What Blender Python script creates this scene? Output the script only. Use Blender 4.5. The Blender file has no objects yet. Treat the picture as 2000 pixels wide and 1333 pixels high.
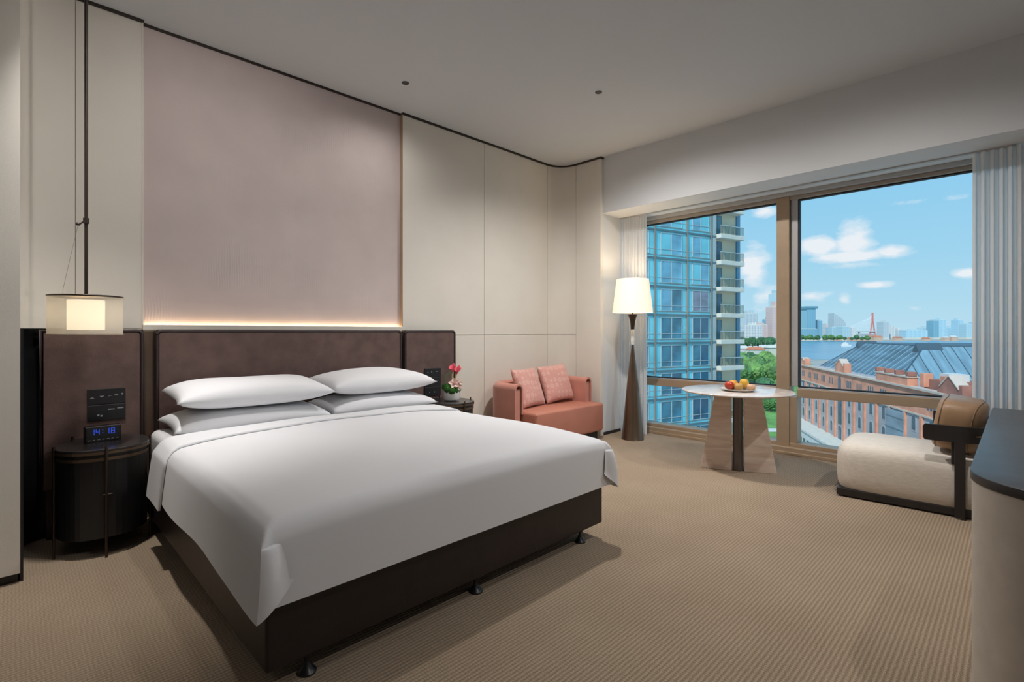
import bpy, bmesh, math, random
from mathutils import Vector, Matrix
random.seed(7)
S = bpy.context.scene
COL = S.collection
PI = math.pi
R = math.radians

# ------------------------------------------------------------------ camera
HC = 1.25                                  # eye height above the carpet
YAW = R(44.7)
cam_d = bpy.data.cameras.new('camera')
cam_d.sensor_width = 36
cam_d.lens = 982 / 2000 * 36
cam_d.shift_y = -17.5 / 2000
cam_d.clip_start = 0.05
cam_d.clip_end = 20000
cam = bpy.data.objects.new('camera', cam_d)
cam.location = (0, 0, HC)
cam.rotation_euler = (R(90), 0, -YAW)
COL.objects.link(cam)
S.camera = cam

# ------------------------------------------------------------------ exposure
S.view_settings.view_transform = 'Standard'
S.view_settings.look = 'None'
S.view_settings.exposure = 0.0
S.view_settings.gamma = 1.0
S.view_settings.use_curve_mapping = False

# ------------------------------------------------------------------ world: blue sky with cumulus
def make_world():
    w = bpy.data.worlds.new('sky')
    S.world = w
    w.use_nodes = True
    nt = w.node_tree
    N, L = nt.nodes, nt.links
    N.clear()
    out = N.new('ShaderNodeOutputWorld')
    bg = N.new('ShaderNodeBackground')
    L.new(bg.outputs[0], out.inputs[0])
    tc = N.new('ShaderNodeTexCoord')
    sep = N.new('ShaderNodeSeparateXYZ')
    L.new(tc.outputs['Generated'], sep.inputs[0])

    def m(op, a, b=None, c=None, clamp=False):
        n = N.new('ShaderNodeMath'); n.operation = op; n.use_clamp = clamp
        for i, v in enumerate((a, b, c)):
            if v is None: continue
            if isinstance(v, (int, float)): n.inputs[i].default_value = v
            else: L.new(v, n.inputs[i])
        return n.outputs[0]
    az = m('ARCTAN2', sep.outputs[0], sep.outputs[1])
    el = m('ARCSINE', sep.outputs[2])
    # clear-sky gradient
    ramp = N.new('ShaderNodeValToRGB')
    e = ramp.color_ramp.elements
    e[0].position = 0.0; e[0].color = (0.52, 0.76, 0.88, 1)
    e[1].position = 1.0; e[1].color = (0.12, 0.42, 0.78, 1)
    k = e.new(0.10); k.color = (0.38, 0.69, 0.88, 1)
    k = e.new(0.30); k.color = (0.21, 0.57, 0.87, 1)
    L.new(m('MULTIPLY', el, 1 / 1.2, clamp=True), ramp.inputs[0])
    # cloud field in azimuth / elevation
    cmb = N.new('ShaderNodeCombineXYZ')
    L.new(m('MULTIPLY', az, 9.0), cmb.inputs[0])
    L.new(m('MULTIPLY', el, 17.0), cmb.inputs[1])
    nz = N.new('ShaderNodeTexNoise')
    nz.inputs['Scale'].default_value = 1.7
    nz.inputs['Detail'].default_value = 6
    nz.inputs['Roughness'].default_value = 0.58
    L.new(cmb.outputs[0], nz.inputs['Vector'])
    cmb2 = N.new('ShaderNodeCombineXYZ')
    L.new(m('MULTIPLY', az, 2.6), cmb2.inputs[0])
    L.new(m('MULTIPLY', el, 6.0), cmb2.inputs[1])
    nz2 = N.new('ShaderNodeTexNoise')
    nz2.inputs['Scale'].default_value = 1.3
    nz2.inputs['Detail'].default_value = 4
    nz2.inputs['Roughness'].default_value = 0.5
    L.new(cmb2.outputs[0], nz2.inputs['Vector'])
    # single cumulus clouds: (azimuth, elevation, half width, half height, strength)
    def dirn(u, v):
        x, y = (u - 1000) / 982, (649 - v) / 982
        return YAW + math.atan(x), math.atan(y / math.sqrt(1 + x * x))
    mask = None
    for (u, v, hw, hh, s) in ((1672, 470, 52, 42, 1.0), (1600, 482, 48, 26, .9), (1668, 500, 120, 16, .8), (1735, 492, 52, 18, .7),
                              (1707, 557, 44, 11, .85), (1885, 535, 46, 14, .8), (1595, 578, 42, 14, .6), (1650, 585, 20, 14, .75),
                              (1490, 412, 34, 16, .8), (1470, 520, 40, 50, .8), (1500, 585, 60, 34, .55), (1680, 518, 90, 12, .45),
                              (1780, 395, 60, 10, .25), (1870, 385, 60, 9, .2), (1790, 602, 26, 8, .3)):
        a0, e0 = dirn(u, v)
        a1, _ = dirn(u + hw, v); _, e1 = dirn(u, v - hh)
        dx = m('MULTIPLY', m('SUBTRACT', az, a0), 1 / max(1e-4, abs(a1 - a0)))
        dy = m('MULTIPLY', m('SUBTRACT', el, e0), 1 / max(1e-4, abs(e1 - e0)))
        d2 = m('ADD', m('MULTIPLY', dx, dx), m('MULTIPLY', dy, dy))
        g = m('MULTIPLY', m('SUBTRACT', 1.25, m('SQRT', d2), clamp=True), s)
        mask = g if mask is None else m('MAXIMUM', mask, g)
    body = m('ADD', m('MULTIPLY', mask, 0.95), m('MULTIPLY', m('SUBTRACT', nz.outputs[0], 0.5), 1.5))
    body = m('MULTIPLY', m('SUBTRACT', body, 0.25), 2.2, clamp=True)
    wisp = m('MULTIPLY', m('SUBTRACT', m('ADD', m('MULTIPLY', nz2.outputs[0], 0.8), m('MULTIPLY', nz.outputs[0], 0.25)), 0.62), 2.2, clamp=True)
    dens = m('MAXIMUM', body, m('MULTIPLY', wisp, 0.55))
    dens = m('MULTIPLY', dens, 0.93)
    mix = N.new('ShaderNodeMix'); mix.data_type = 'RGBA'
    L.new(dens, mix.inputs[0])
    L.new(ramp.outputs[0], mix.inputs[6])
    mix.inputs[7].default_value = (0.93, 0.93, 0.95, 1)
    L.new(mix.outputs[2], bg.inputs[0])
    bg.inputs[1].default_value = 1.0
make_world()

# ------------------------------------------------------------------ sun (behind the hotel, does not enter the window)
sd = bpy.data.lights.new('sun', 'SUN')
sd.energy = 3.6
sd.angle = R(1.5)
sd.color = (1.0, 0.96, 0.9)
sun = bpy.data.objects.new('sun', sd)
sun.rotation_euler = Vector((0.76, 0.06, -0.66)).to_track_quat('-Z', 'Y').to_euler()
sun.location = (-30, -30, 60)
COL.objects.link(sun)

# ------------------------------------------------------------------ materials
MATS = {}
def mat(name, col, rough=0.5, metal=0.0, noise=None, bump=None, spec=0.5, emit=None, sheen=0.0, coat=0.0):
    """noise=(scale, amount[, stretch xyz]) colour mottling; bump=(scale, strength[, stretch])."""
    if name in MATS: return MATS[name]
    mt = bpy.data.materials.new(name)
    mt.use_nodes = True
    nt = mt.node_tree; N, L = nt.nodes, nt.links
    b = N['Principled BSDF']
    b.inputs['Base Color'].default_value = (*col, 1)
    b.inputs['Roughness'].default_value = rough
    b.inputs['Metallic'].default_value = metal
    b.inputs['Specular IOR Level'].default_value = spec
    b.inputs['Sheen Weight'].default_value = sheen
    b.inputs['Coat Weight'].default_value = coat
    if emit:
        b.inputs['Emission Color'].default_value = (*emit[0], 1)
        b.inputs['Emission Strength'].default_value = emit[1]
    tc = N.new('ShaderNodeTexCoord')
    def vec(st):
        mp = N.new('ShaderNodeMapping'); mp.inputs['Scale'].default_value = st
        L.new(tc.outputs['Object'], mp.inputs[0]); return mp.outputs[0]
    if noise:
        nz = N.new('ShaderNodeTexNoise')
        nz.inputs['Scale'].default_value = noise[0]
        nz.inputs['Detail'].default_value = 5
        L.new(vec(noise[2] if len(noise) > 2 else (1, 1, 1)), nz.inputs['Vector'])
        mx = N.new('ShaderNodeMix'); mx.data_type = 'RGBA'
        a = noise[1]
        mx.inputs[6].default_value = (*[max(0, c * (1 - a)) for c in col], 1)
        mx.inputs[7].default_value = (*[min(1, c * (1 + a)) for c in col], 1)
        rp = N.new('ShaderNodeMapRange'); rp.inputs[1].default_value = .3; rp.inputs[2].default_value = .7
        L.new(nz.outputs[0], rp.inputs[0]); L.new(rp.outputs[0], mx.inputs[0])
        L.new(mx.outputs[2], b.inputs['Base Color'])
    if bump:
        nz = N.new('ShaderNodeTexNoise')
        nz.inputs['Scale'].default_value = bump[0]; nz.inputs['Detail'].default_value = 4
        L.new(vec(bump[2] if len(bump) > 2 else (1, 1, 1)), nz.inputs['Vector'])
        bp = N.new('ShaderNodeBump'); bp.inputs['Strength'].default_value = bump[1]; bp.inputs['Distance'].default_value = 0.01
        L.new(nz.outputs[0], bp.inputs['Height']); L.new(bp.outputs[0], b.inputs['Normal'])
    MATS[name] = mt
    return mt

def glass_mat(name, tint=(1, 1, 1), refl=0.06, rough=0.0):
    mt = bpy.data.materials.new(name); mt.use_nodes = True
    nt = mt.node_tree; N, L = nt.nodes, nt.links; N.clear()
    o = N.new('ShaderNodeOutputMaterial'); mx = N.new('ShaderNodeMixShader')
    t = N.new('ShaderNodeBsdfTransparent'); t.inputs[0].default_value = (*tint, 1)
    g = N.new('ShaderNodeBsdfGlossy'); g.inputs['Roughness'].default_value = rough
    mx.inputs[0].default_value = refl
    L.new(t.outputs[0], mx.inputs[1]); L.new(g.outputs[0], mx.inputs[2]); L.new(mx.outputs[0], o.inputs[0])
    MATS[name] = mt
    return mt

def cloth_mat(name, col, transp, transl, rough=.8):
    """sheer cloth: diffuse + translucent + see-through"""
    mt = bpy.data.materials.new(name); mt.use_nodes = True
    nt = mt.node_tree; N, L = nt.nodes, nt.links; N.clear()
    o = N.new('ShaderNodeOutputMaterial')
    d = N.new('ShaderNodeBsdfDiffuse'); d.inputs[0].default_value = (*col, 1)
    tl = N.new('ShaderNodeBsdfTranslucent'); tl.inputs[0].default_value = (*col, 1)
    tp = N.new('ShaderNodeBsdfTransparent')
    m1 = N.new('ShaderNodeMixShader'); m1.inputs[0].default_value = transl
    m2 = N.new('ShaderNodeMixShader'); m2.inputs[0].default_value = transp
    L.new(d.outputs[0], m1.inputs[1]); L.new(tl.outputs[0], m1.inputs[2])
    L.new(m1.outputs[0], m2.inputs[1]); L.new(tp.outputs[0], m2.inputs[2]); L.new(m2.outputs[0], o.inputs[0])
    MATS[name] = mt
    return mt

def carpet_mat():
    mt = bpy.data.materials.new('carpet'); mt.use_nodes = True
    nt = mt.node_tree; N, L = nt.nodes, nt.links
    b = N['Principled BSDF']; b.inputs['Roughness'].default_value = 0.95; b.inputs['Specular IOR Level'].default_value = 0.1
    b.inputs['Sheen Weight'].default_value = 0.15
    tc = N.new('ShaderNodeTexCoord')
    mp = N.new('ShaderNodeMapping'); L.new(tc.outputs['Object'], mp.inputs[0])
    nzd = N.new('ShaderNodeTexNoise'); nzd.inputs['Scale'].default_value = 34; L.new(mp.outputs[0], nzd.inputs['Vector'])
    sp = N.new('ShaderNodeSeparateXYZ'); L.new(mp.outputs[0], sp.inputs[0])
    def m(op, a, b2=None):
        n = N.new('ShaderNodeMath'); n.operation = op
        for i, v in enumerate((a, b2)):
            if v is None: continue
            if isinstance(v, (int, float)): n.inputs[i].default_value = v
            else: L.new(v, n.inputs[i])
        return n.outputs[0]
    ph = m('ADD', m('MULTIPLY', sp.outputs[1], 2 * PI / 0.0175), m('MULTIPLY', nzd.outputs[0], 2.4))
    rib = m('MULTIPLY', m('ADD', m('SINE', ph), 1.0), 0.5)
    dash = m('MULTIPLY', m('ADD', m('SINE', m('ADD', m('MULTIPLY', sp.outputs[0], 2 * PI / 0.013), m('MULTIPLY', nzd.outputs[0], 6))), 1.0), 0.5)
    pile = N.new('ShaderNodeTexNoise'); pile.inputs['Scale'].default_value = 260; pile.inputs['Detail'].default_value = 3
    L.new(mp.outputs[0], pile.inputs['Vector'])
    big = N.new('ShaderNodeTexNoise'); big.inputs['Scale'].default_value = 2.0; big.inputs['Detail'].default_value = 3
    L.new(mp.outputs[0], big.inputs['Vector'])
    fac = m('ADD', m('MULTIPLY', rib, 0.42), m('ADD', m('MULTIPLY', dash, 0.2), m('MULTIPLY', m('SUBTRACT', pile.outputs[0], .5), 1.7)))
    fac = m('ADD', fac, m('MULTIPLY', m('SUBTRACT', big.outputs[0], .5), .35))
    mx = N.new('ShaderNodeMix'); mx.data_type = 'RGBA'
    n = N.new('ShaderNodeClamp'); L.new(fac, n.inputs[0]); L.new(n.outputs[0], mx.inputs[0])
    mx.inputs[6].default_value = (0.235, 0.165, 0.105, 1)
    mx.inputs[7].default_value = (0.56, 0.44, 0.315, 1)
    L.new(mx.outputs[2], b.inputs['Base Color'])
    bp = N.new('ShaderNodeBump'); bp.inputs['Strength'].default_value = 0.55; bp.inputs['Distance'].default_value = 0.006
    L.new(m('ADD', m('MULTIPLY', rib, .8), pile.outputs[0]), bp.inputs['Height']); L.new(bp.outputs[0], b.inputs['Normal'])
    MATS['carpet'] = mt
    return mt

def pink_mat():
    """woven pink wall covering with faint embossed ginkgo-leaf ribs"""
    mt = mat('pink_fabric', (0.61, 0.515, 0.495), .75, noise=(3.0, .05), spec=.2)
    nt = mt.node_tree; N, L = nt.nodes, nt.links; b = N['Principled BSDF']
    tc = N.new('ShaderNodeTexCoord')
    wv = N.new('ShaderNodeTexWave'); wv.inputs['Scale'].default_value = 18; wv.inputs['Distortion'].default_value = 5
    wv.inputs['Detail'].default_value = 1; wv.inputs['Detail Scale'].default_value = .5
    L.new(tc.outputs['Object'], wv.inputs['Vector'])
    vo = N.new('ShaderNodeTexNoise'); vo.inputs['Scale'].default_value = 2.2
    L.new(tc.outputs['Object'], vo.inputs['Vector'])
    mr = N.new('ShaderNodeMapRange'); mr.inputs[1].default_value = .55; mr.inputs[2].default_value = .68
    L.new(vo.outputs[0], mr.inputs[0])
    mu = N.new('ShaderNodeMath'); mu.operation = 'MULTIPLY'; L.new(wv.outputs[1], mu.inputs[0]); L.new(mr.outputs[0], mu.inputs[1])
    bp = N.new('ShaderNodeBump'); bp.inputs['Strength'].default_value = .35; bp.inputs['Distance'].default_value = .004
    L.new(mu.outputs[0], bp.inputs['Height']); L.new(bp.outputs[0], b.inputs['Normal'])
    return mt

def marble_mat(name, stretch, c0, c1, scale):
    mt = bpy.data.materials.new(name); mt.use_nodes = True
    nt = mt.node_tree; N, L = nt.nodes, nt.links
    b = N['Principled BSDF']; b.inputs['Roughness'].default_value = .12
    tc = N.new('ShaderNodeTexCoord'); mp = N.new('ShaderNodeMapping'); mp.inputs['Scale'].default_value = stretch
    L.new(tc.outputs['Object'], mp.inputs[0])
    nz = N.new('ShaderNodeTexNoise'); nz.inputs['Scale'].default_value = scale; nz.inputs['Detail'].default_value = 7
    nz.inputs['Distortion'].default_value = .6
    L.new(mp.outputs[0], nz.inputs['Vector'])
    rp = N.new('ShaderNodeValToRGB'); e = rp.color_ramp.elements
    e[0].position = .32; e[0].color = (*c0, 1); e[1].position = .68; e[1].color = (*c1, 1)
    L.new(nz.outputs[0], rp.inputs[0]); L.new(rp.outputs[0], b.inputs['Base Color'])
    MATS[name] = mt
    return mt

def bands_mat(name, c0, c1, sx, sz, gap=.35, rough=.3):
    """rows of small far windows on a skyline building (too small to pick apart)"""
    mt = bpy.data.materials.new(name); mt.use_nodes = True
    nt = mt.node_tree; N, L = nt.nodes, nt.links
    b = N['Principled BSDF']; b.inputs['Roughness'].default_value = rough; b.inputs['Specular IOR Level'].default_value = .25
    tc = N.new('ShaderNodeTexCoord'); mp = N.new('ShaderNodeMapping')
    mp.inputs['Scale'].default_value = (sx, 1, sz); L.new(tc.outputs['Object'], mp.inputs[0])
    sp = N.new('ShaderNodeSeparateXYZ'); L.new(mp.outputs[0], sp.inputs[0])
    def m(op, a, v=None):
        n = N.new('ShaderNodeMath'); n.operation = op; L.new(a, n.inputs[0])
        if v is not None:
            if isinstance(v, (int, float)): n.inputs[1].default_value = v
            else: L.new(v, n.inputs[1])
        return n.outputs[0]
    f = m('MULTIPLY', m('GREATER_THAN', m('FRACT', sp.outputs[2]), gap), m('GREATER_THAN', m('FRACT', sp.outputs[0]), gap))
    mx = N.new('ShaderNodeMix'); mx.data_type = 'RGBA'; L.new(f, mx.inputs[0])
    mx.inputs[6].default_value = (*c0, 1); mx.inputs[7].default_value = (*c1, 1)
    L.new(mx.outputs[2], b.inputs['Base Color'])
    MATS[name] = mt
    return mt

M_CEIL = mat('ceiling_paint', (0.60, 0.625, 0.65), .9, bump=(60, .02))
M_WALL = mat('wall_paint', (0.70, 0.71, 0.72), .85, bump=(60, .02))
M_BEIGE = mat('beige_leather_panel', (0.76, 0.715, 0.64), .55, noise=(2.5, .03), bump=(240, .06), spec=.3)
M_PINK = pink_mat()
M_TRIM = mat('dark_bronze_trim', (0.035, 0.024, 0.018), .4, .3)
M_BLACK = mat('black_lacquer', (0.012, 0.012, 0.013), .35, bump=(60, .02))
M_LEATHER = mat('brown_leather', (0.135, 0.083, 0.072), .42, noise=(9, .22), bump=(140, .16), spec=.45)
M_PIPE = mat('dark_leather_piping', (0.035, 0.022, 0.02), .4, bump=(200, .05))
M_BASE = mat('dark_brown_bed_leather', (0.020, 0.0115, 0.0105), .45, noise=(8, .15), bump=(160, .1))
M_LINEN = mat('white_cotton', (0.76, 0.76, 0.78), .85, noise=(1.5, .012), bump=(14, .05), spec=.2, sheen=.1)
M_SHEET = mat('white_sheet', (0.78, 0.77, 0.765), .85, noise=(3, .015), bump=(10, .1), spec=.2)
M_PILLOW = mat('white_pillow_cotton', (0.79, 0.79, 0.81), .85, noise=(2, .012), bump=(6, .22), spec=.2)
M_BRONZE = mat('brushed_bronze', (0.19, 0.135, 0.095), .32, .85, noise=(30, .12, (1, 1, .05)))
M_BRONZE_DARK = mat('dark_bronze', (0.06, 0.042, 0.032), .4, .6)
M_FRAME = mat('bronze_window_frame', (0.44, 0.32, 0.215), .4, .25, noise=(6, .05))
M_GASKET = mat('black_gasket', (0.015, 0.016, 0.018), .6, bump=(50, .02))
M_ALU = mat('pale_aluminium', (0.50, 0.49, 0.48), .4, .3, noise=(5, .03))
M_SOFA = mat('terracotta_velvet', (0.56, 0.235, 0.175), .8, noise=(5, .10), bump=(180, .12), spec=.15, sheen=.35)
M_SEAT = mat('terracotta_leather', (0.47, 0.185, 0.125), .5, noise=(4, .06), bump=(160, .08), spec=.35)
M_CREAM = mat('cream_linen', (0.72, 0.655, 0.575), .9, noise=(160, .10, (1, .12, 1)), bump=(260, .18), spec=.15)
M_TAN = mat('tan_leather', (0.37, 0.225, 0.125), .42, noise=(6, .12), bump=(150, .08))
M_DARKWOOD = mat('dark_stained_wood', (0.022, 0.018, 0.017), .45, noise=(20, .25, (1, 1, .1)), bump=(80, .08))
M_DESKTOP = mat('black_polished_top', (0.05, 0.047, 0.048), .40, noise=(12, .15), spec=.35)
M_DESK = mat('cream_desk_leather', (0.66, 0.60, 0.53), .7, noise=(14, .05), bump=(40, .06))
M_TRAV_V = marble_mat('banded_travertine', (1, 1, 7), (0.60, 0.45, 0.37), (0.80, 0.68, 0.58), 2.6)
M_TRAV_T = marble_mat('polished_travertine', (1.5, 6, 1), (0.58, 0.49, 0.44), (0.82, 0.75, 0.70), 2.2)
M_WHITE = mat('white_ceramic', (0.80, 0.79, 0.76), .25, noise=(4, .02))
M_PLATE = mat('stone_plate', (0.66, 0.60, 0.53), .35, noise=(18, .08))
M_SHADE = mat('lamp_shade_linen', (0.85, 0.78, 0.66), .8, emit=((1.0, 0.80, 0.55), .62), bump=(300, .05))
M_SHADE_HOT = mat('lit_inner_shade', (0.85, 0.75, 0.6), .8, emit=((1.0, 0.84, 0.58), 1.8), noise=(200, .05))
M_SHEER = cloth_mat('sheer_mesh', (0.90, 0.86, 0.80), .58, .5)
M_CURT = cloth_mat('sheer_curtain', (0.88, 0.87, 0.86), .07, .28)
M_GLASS = glass_mat('window_glass', (0.97, 0.99, 1.0), .014, .14)
M_LED = mat('warm_led', (1, .9, .7), .5, emit=((1.0, 0.78, 0.52), 16.0))
M_ICON = mat('switch_print', (0.30, 0.30, 0.31), .5, noise=(50, .05))
M_DIGIT = mat('blue_clock_digits', (0.02, 0.05, 0.3), .5, emit=((0.03, 0.10, 0.85), .6))
carpet_mat()

# ------------------------------------------------------------------ object helpers
def tag(o, label=None, cat=None, group=None, kind=None):
    if label: o['label'] = label
    if cat: o['category'] = cat
    if group: o['group'] = group
    if kind: o['kind'] = kind
    return o

def thing(name, loc, label, cat, group=None, rz=0.0):
    o = bpy.data.objects.new(name, None)
    o.location = loc; o.rotation_euler = (0, 0, rz); o.empty_display_size = .1
    COL.objects.link(o)
    return tag(o, label, cat, group)

def root_of(o):
    while o.parent: o = o.parent
    return o

def offset_of(p):
    v = Vector((0, 0, 0))
    while p:
        v = v + p.location; p = p.parent
    return v

def link(name, me, m, parent=None, local=False, smooth=False):
    """me in world coordinates unless local; a parented mesh is moved into its parent's frame."""
    if parent and not local:
        me.transform(Matrix.Translation(-offset_of(parent)))
    if smooth:
        for p in me.polygons: p.use_smooth = True
    if m: me.materials.append(m)
    o = bpy.data.objects.new(name, me)
    COL.objects.link(o)
    if parent: o.parent = parent
    return o

def from_bm(bm, name):
    me = bpy.data.meshes.new(name); bm.normal_update(); bm.to_mesh(me); bm.free(); return me

def pyd(name, v, f):
    me = bpy.data.meshes.new(name); me.from_pydata(v, [], f); me.update(); return me

def recalc(me):
    bm = bmesh.new(); bm.from_mesh(me); bmesh.ops.recalc_face_normals(bm, faces=bm.faces); bm.to_mesh(me); bm.free(); return me

def box_me(x0, x1, y0, y1, z0, z1, bev=0.0, seg=2):
    bm = bmesh.new()
    vs = [bm.verts.new((x, y, z)) for x in (x0, x1) for y in (y0, y1) for z in (z0, z1)]
    for f in ((0, 1, 3, 2), (4, 6, 7, 5), (0, 4, 5, 1), (2, 3, 7, 6), (0, 2, 6, 4), (1, 5, 7, 3)):
        bm.faces.new([vs[i] for i in f])
    bmesh.ops.recalc_face_normals(bm, faces=bm.faces)
    if bev > 0:
        bmesh.ops.bevel(bm, geom=list(bm.edges), offset=bev, segments=seg, profile=.5, affect='EDGES')
    return from_bm(bm, 'box')

def box(name, x0, x1, y0, y1, z0, z1, m, parent=None, bev=0.0, seg=2, local=False):
    return link(name, box_me(x0, x1, y0, y1, z0, z1, bev, seg), m, parent, local, smooth=False)

def prism_me(pts, z0, z1, bev=0.0, seg=2):
    """extrude plan polygon from z0 to z1"""
    bm = bmesh.new()
    a = [bm.verts.new((x, y, z0)) for x, y in pts]; b = [bm.verts.new((x, y, z1)) for x, y in pts]
    n = len(pts)
    bm.faces.new(a); bm.faces.new(b)
    for i in range(n): bm.faces.new((a[i], a[(i + 1) % n], b[(i + 1) % n], b[i]))
    bmesh.ops.recalc_face_normals(bm, faces=bm.faces)
    if bev > 0:
        es = [e for e in bm.edges if abs(e.verts[0].co.z - e.verts[1].co.z) < 1e-6]
        bmesh.ops.bevel(bm, geom=es, offset=bev, segments=seg, profile=.5, affect='EDGES')
    return from_bm(bm, 'prism')

def prism(name, pts, z0, z1, m, parent=None, bev=0.0, seg=2, smooth=False, local=False):
    return link(name, prism_me(pts, z0, z1, bev, seg), m, parent, local, smooth)

def prism_y(name, pts, y0, y1, m, parent=None, bev=0.0, local=False, seg=2):
    """extrude an (x,z) outline from y0 to y1"""
    me = prism_me(pts, y0, y1, bev, seg)
    me.transform(Matrix(((1, 0, 0, 0), (0, 0, 1, 0), (0, 1, 0, 0), (0, 0, 0, 1))))
    return link(name, recalc(me), m, parent, local)

def lathe_me(prof, cx=0, cy=0, seg=32, sx=1, sy=1):
    v, f = [], []
    n = len(prof)
    for r, z in prof:
        for k in range(seg):
            a = 2 * PI * k / seg
            v.append((cx + r * sx * math.cos(a), cy + r * sy * math.sin(a), z))
    for i in range(n - 1):
        for k in range(seg):
            k2 = (k + 1) % seg
            f.append((i * seg + k, i * seg + k2, (i + 1) * seg + k2, (i + 1) * seg + k))
    if prof[0][0] > 1e-5: f.append(tuple(range(seg))[::-1])
    if prof[-1][0] > 1e-5: f.append(tuple((n - 1) * seg + k for k in range(seg)))
    return recalc(pyd('lathe', v, f))

def sharp_smooth(o, ang=35):
    me = o.data
    for p in me.polygons: p.use_smooth = True
    bm = bmesh.new(); bm.from_mesh(me)
    for e in bm.edges:
        e.smooth = not (len(e.link_faces) != 2 or e.calc_face_angle(0) > R(ang))
    bm.to_mesh(me); bm.free()
    return o

def lathe(name, prof, cx, cy, m, parent=None, seg=32, sx=1, sy=1, local=False):
    return sharp_smooth(link(name, lathe_me(prof, cx, cy, seg, sx, sy), m, parent, local))

def tube_me(pts, r, seg=8, cap=True):
    pts = [Vector(p) for p in pts]
    rs = r if isinstance(r, (list, tuple)) else [r] * len(pts)
    v, f = [], []
    for i, p in enumerate(pts):
        t = (pts[min(i + 1, len(pts) - 1)] - pts[max(i - 1, 0)]).normalized()
        a = t.orthogonal().normalized() if abs(t.z) > .99 else t.cross(Vector((0, 0, 1))).normalized()
        b = t.cross(a).normalized()
        for k in range(seg):
            w = 2 * PI * k / seg
            v.append(p + (a * math.cos(w) + b * math.sin(w)) * rs[i])
    for i in range(len(pts) - 1):
        for k in range(seg):
            k2 = (k + 1) % seg
            f.append((i * seg + k, i * seg + k2, (i + 1) * seg + k2, (i + 1) * seg + k))
    if cap:
        f.append(tuple(range(seg))[::-1]); f.append(tuple((len(pts) - 1) * seg + k for k in range(seg)))
    return recalc(pyd('tube', [tuple(x) for x in v], f))

def tube(name, pts, r, m, parent=None, seg=8, local=False):
    return sharp_smooth(link(name, tube_me(pts, r, seg), m, parent, local), 60)

def grid_me(fn, nu, nv, closed_u=False):
    v = [fn(i / (nu - (0 if closed_u else 1)), j / (nv - 1)) for j in range(nv) for i in range(nu)]
    f = []
    for j in range(nv - 1):
        for i in range(nu if closed_u else nu - 1):
            i2 = (i + 1) % nu
            f.append((j * nu + i, j * nu + i2, (j + 1) * nu + i2, (j + 1) * nu + i))
    return pyd('grid', v, f)

def rrect(x0, x1, z0, z1, r, n=6, corners=(1, 1, 1, 1)):
    """rounded rectangle, corners = (bl, br, tr, tl)"""
    P = []
    for (cx, cz, a0, on, kx, kz) in ((x0 + r, z0 + r, PI, corners[0], x0, z0), (x1 - r, z0 + r, 1.5 * PI, corners[1], x1, z0),
                                     (x1 - r, z1 - r, 0, corners[2], x1, z1), (x0 + r, z1 - r, .5 * PI, corners[3], x0, z1)):
        if on:
            for i in range(n + 1):
                a = a0 + .5 * PI * i / n
                P.append((cx + r * math.cos(a), cz + r * math.sin(a)))
        else: P.append((kx, kz))
    return P

def struct(o): o['kind'] = 'structure'; return o

def spot(name, loc, target, power, size, blend=.6, radius=.06, col=(1, .97, .94), parent=None):
    d = bpy.data.lights.new(name, 'SPOT'); d.energy = power; d.spot_size = R(size); d.spot_blend = blend
    d.shadow_soft_size = radius; d.color = col
    o = bpy.data.objects.new(name, d)
    o.rotation_euler = (Vector(target) - Vector(loc)).to_track_quat('-Z', 'Y').to_euler()
    o.location = Vector(loc) - (offset_of(parent) if parent else Vector())
    COL.objects.link(o)
    if parent: o.parent = parent
    return o

def point(name, loc, power, radius, col, parent=None):
    d = bpy.data.lights.new(name, 'POINT'); d.energy = power; d.shadow_soft_size = radius; d.color = col
    o = bpy.data.objects.new(name, d)
    o.location = Vector(loc) - (offset_of(parent) if parent else Vector())
    COL.objects.link(o)
    if parent: o.parent = parent
    return o

# ================================================================== ROOM SHELL
ZC = 3.354
XW, XE, YS = -3.0, 5.05, -1.6          # west wall, header face, south wall
YP, YB = 4.165, 4.203                  # face of the leather panels, face of the pink panel
ZS = 2.685                             # soffit over the window bay
XG = 5.72                              # window frame plane
struct(box('floor', XW, 5.95, YS, 4.4, -0.15, 0, MATS['carpet']))
struct(box('ceiling', XW - .3, XE + .01, YS - .3, 4.7, ZC, ZC + .3, M_CEIL))
wn = struct(box('wall_north', -.15, 5.06, 4.235, 4.5, 0, ZC, M_WALL))
struct(box('wall_west', XW - .3, XW, YS - .3, 4.7, -.15, ZC, M_WALL))
struct(box('wall_south', XW, 6.1, YS - .3, YS, -.15, ZC, M_WALL))
# window bay: header beam, soffit, cheek wall, wall below and around the glass
struct(box('wall_east', XE, 6.1, YS, 4.5, ZS, ZC + .3, M_WALL))
ck = struct(box('wall_northeast', 5.06, 6.1, 3.555, 4.5, 0.0, ZS, M_WALL))
struct(box('baseboard_northeast', 5.06, 5.62, 3.541, 3.555, 0.0, .035, M_BLACK))
struct(box('wall_southeast', 5.66, 6.1, YS, .02, 0, ZS, M_WALL))
# wall face left of the alcove
wl = struct(box('wall_northwest', XW, .02, 3.5, 4.5, .05, ZC, M_BEIGE))
struct(box('baseboard_northwest', XW, .012, 3.53, 4.4, 0, .05, M_BLACK))

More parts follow.
